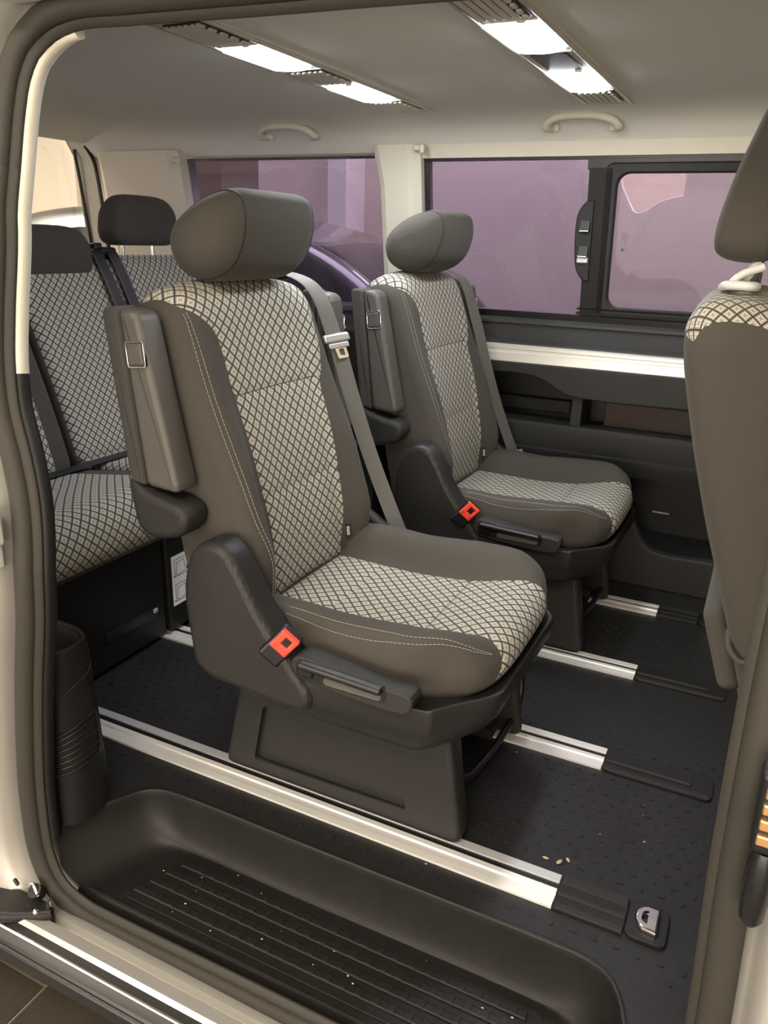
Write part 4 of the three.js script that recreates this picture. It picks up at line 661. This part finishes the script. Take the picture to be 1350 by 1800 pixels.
roofConsole(-0.787, 'rear roof console with two lit lamps, above the near swivel seat', false);
roofConsole(-0.283, 'front roof console with two lit lamps and a dark cover between them', true);

// ---------------------------------------------------------------- grab handles, coat hooks
function grab(x0, x1, label) {
  const t = thing('grab_handle', label, 'grab handle', null, [(x0 + x1) / 2, 1.28, -0.61]);
  const w = x1 - x0, pts = [[x0 + 0.014, 1.27, -0.64], [x0 + 0.003, 1.262, -0.605], [x0 + 0.012, 1.274, -0.588], [x0 + 0.04, 1.283, -0.578], [(x0 + x1) / 2, 1.285, -0.574], [x1 - 0.045, 1.282, -0.578], [x1 - 0.012, 1.272, -0.59], [x1 - 0.003, 1.26, -0.606], [x1 - 0.016, 1.268, -0.64]];
  const c = new THREE.CatmullRomCurve3(pts.map(p => V(...p)), false, 'centripetal').getPoints(60);
  mesh('grip', sweep(c, ell(0, 0, 0.0125, 0.010, 12), false, V(0, 1, 0.3)), mat.cream, t);
  mesh('mount', [rbox(0.03, 0.022, 0.03, 0.008, x0 + 0.014, 1.268, -0.635, 0.5), rbox(0.03, 0.022, 0.03, 0.008, x1 - 0.014, 1.266, -0.636, 0.5)], mat.cream, t); done();
}
grab(-1.345, -1.155, 'cream grab handle on the headliner above the rear side window'); grab(-0.458, -0.272, 'cream grab handle on the headliner above the sliding window');
function hook(x, y, label) {
  const t = thing('coat_hook', label, 'coat hook', null, [x, y, ZW(y) + 0.03]), z = ZW(y) + 0.045;
  mesh('hook', [rbox(0.035, 0.018, 0.02, 0.006, x, y, z), rbox(0.014, 0.026, 0.014, 0.006, x + 0.014, y - 0.004, z + 0.012)], mat.cream, t); done();
}
hook(-1.705, 1.205, 'small cream coat hook on the rearmost pillar'); hook(-0.83, 1.226, 'small cream coat hook on the pillar between the side windows');

// ---------------------------------------------------------------- crumbs on the floor
for (const [x, z, k, w] of [[-0.035, 0.508, 0, 'leftmost, flat pale flake'], [-0.012, 0.506, 1, 'middle, largest pale piece'], [0.0, 0.495, 2, 'rightmost, curled pale piece']]) {
  const o = mesh('crumb', new THREE.IcosahedronGeometry(0.0035 + 0.001 * (k === 1), 1).scale(1.6, 0.5, 0.8).rotateY(k * 1.1).translate(x, 0.002, z), M(lin(0.34, 0.29, 0.2), 0.9)); tag(o, `crumb on the floor ahead of the near seat: ${w}`, 'crumb', 'crumbs on the rubber floor');
}

{
  const g = new THREE.IcosahedronGeometry(0.0011, 0), im = new THREE.InstancedMesh(g, M(lin(0.6, 0.57, 0.5), 0.9), 60), m4 = new THREE.Matrix4();
  for (let i = 0; i < 60; i++) { const st = i < 42, x = st ? lerp(-0.66, 0.04, rnd()) : lerp(-0.3, 0.18, rnd()), z = st ? lerp(0.70, 0.82, rnd()) : lerp(0.25, 0.64, rnd()), k = 0.5 + rnd() * 0.8; im.setMatrixAt(i, m4.makeScale(k * (1 + rnd()), k * 0.6, k).setPosition(x, st ? -0.0955 : 0.001, z)); }
  im.name = 'dust_specks'; im.castShadow = im.receiveShadow = true; im.userData = { kind: 'stuff', label: 'tiny pale specks of grit on the entry step', category: 'grit' }; scene.add(im);
}

// ---------------------------------------------------------------- parked cars in the showroom
function car(label, [px, pz], turn, paint, k = 1) {
  const t = thing('parked_car', label, 'car', null, [0, 0, 0]); t.position.set(px, GROUND, pz); t.rotation.y = turn; t.scale.setScalar(k); ORG = [0, 0, 0];
  const lower = [[-2.1, 0.3], [-2.15, 0.6], [-2.05, 0.85], [-1.2, 0.93], [0.9, 0.95], [1.9, 0.9], [2.1, 0.75], [2.12, 0.35], [1.9, 0.25], [-1.9, 0.25]], up = [[-1.25, 0.92], [-0.75, 1.28], [-0.35, 1.46], [0.2, 1.53], [0.9, 1.5], [1.5, 1.35], [1.85, 1.12], [1.95, 0.9]];
  mesh('body', prismZ(smooth2D(lower, 60), -0.86, 0.86, 0.14), paint, t);
  const cab = smooth2D([...up, [1.8, 0.85], [-1.1, 0.85]], 80), P = pillow([...up, [1.8, 0.82], [0.3, 0.8], [-1.1, 0.82]], 0.74, 0.2, (v) => { v.z *= 1 - 0.22 * sstep(0.9, 1.5, v.y); });
  mesh('roof', P.body(), paint, t);
  const t0 = P.tAt(-1.15, 1.0), t1 = P.tAt(-0.35, 1.44), t2 = P.tAt(1.35, 1.42), t3 = P.tAt(1.9, 1.0);
  mesh('windscreen', P.patch(t0, t1, () => -0.8, () => 0.8, 0.006, [], 20, 20), mat.carGlass, t); mesh('rear_window', P.patch(t2, t3, () => -0.75, () => 0.75, 0.006, [], 20, 20), mat.carGlass, t);
  for (const s of [-1, 1]) { const g = prismZ(smooth2D([[-0.85, 0.95], [-0.45, 1.3], [0.1, 1.42], [0.8, 1.4], [1.35, 1.22], [1.5, 0.98]], 40), 0, 0.012, 0.002); const p = g.attributes.position; for (let i = 0; i < p.count; i++) p.setZ(i, s * (0.742 + p.getZ(i)) * (1 - 0.22 * sstep(0.9, 1.5, p.getY(i)))); g.computeVertexNormals(); mesh('side_window', g, mat.carGlass, t); }
  for (const [x, s] of [[-1.35, 1], [-1.35, -1], [1.35, 1], [1.35, -1]]) { const w = mesh('wheel', boxUV(new THREE.CylinderGeometry(0.32, 0.32, 0.22, 28).rotateX(Math.PI / 2).translate(x, 0.32, s * 0.76)), mat.blackMatt, t); mesh('rim', boxUV(new THREE.CylinderGeometry(0.21, 0.21, 0.03, 24).rotateX(Math.PI / 2).translate(x, 0.32, s * 0.865)), mat.aluDull, w); }
  done(); return t;
}
car('dark car parked beyond the rear side window, only its roof showing', [-3.3, -2.1], 0, M(lin(0.02, 0.02, 0.024), 0.3, { clearcoat: 1 }), 1.08);
struct('stand_in_wall', prismZ([[-2.1, GROUND], [-2.1, 2.3], [-0.79, 2.3], [-0.79, 1.40], [-0.765, 1.31], [-0.72, 1.23], [-0.685, 1.175], ...smooth2D([[-0.66, 1.165], [-0.62, 1.175], [-0.555, 1.22], [-0.49, 1.245], [-0.44, 1.255]], 16, false), [-0.42, 1.26], [-0.42, 2.3], [3.0, 2.3], [3.0, GROUND]], -3.46, -3.4, 0.004), mat.roomWall);  // invented wall; its notch imitates pale shapes and reflections behind the sliding pane

renderer.render(scene, camera);
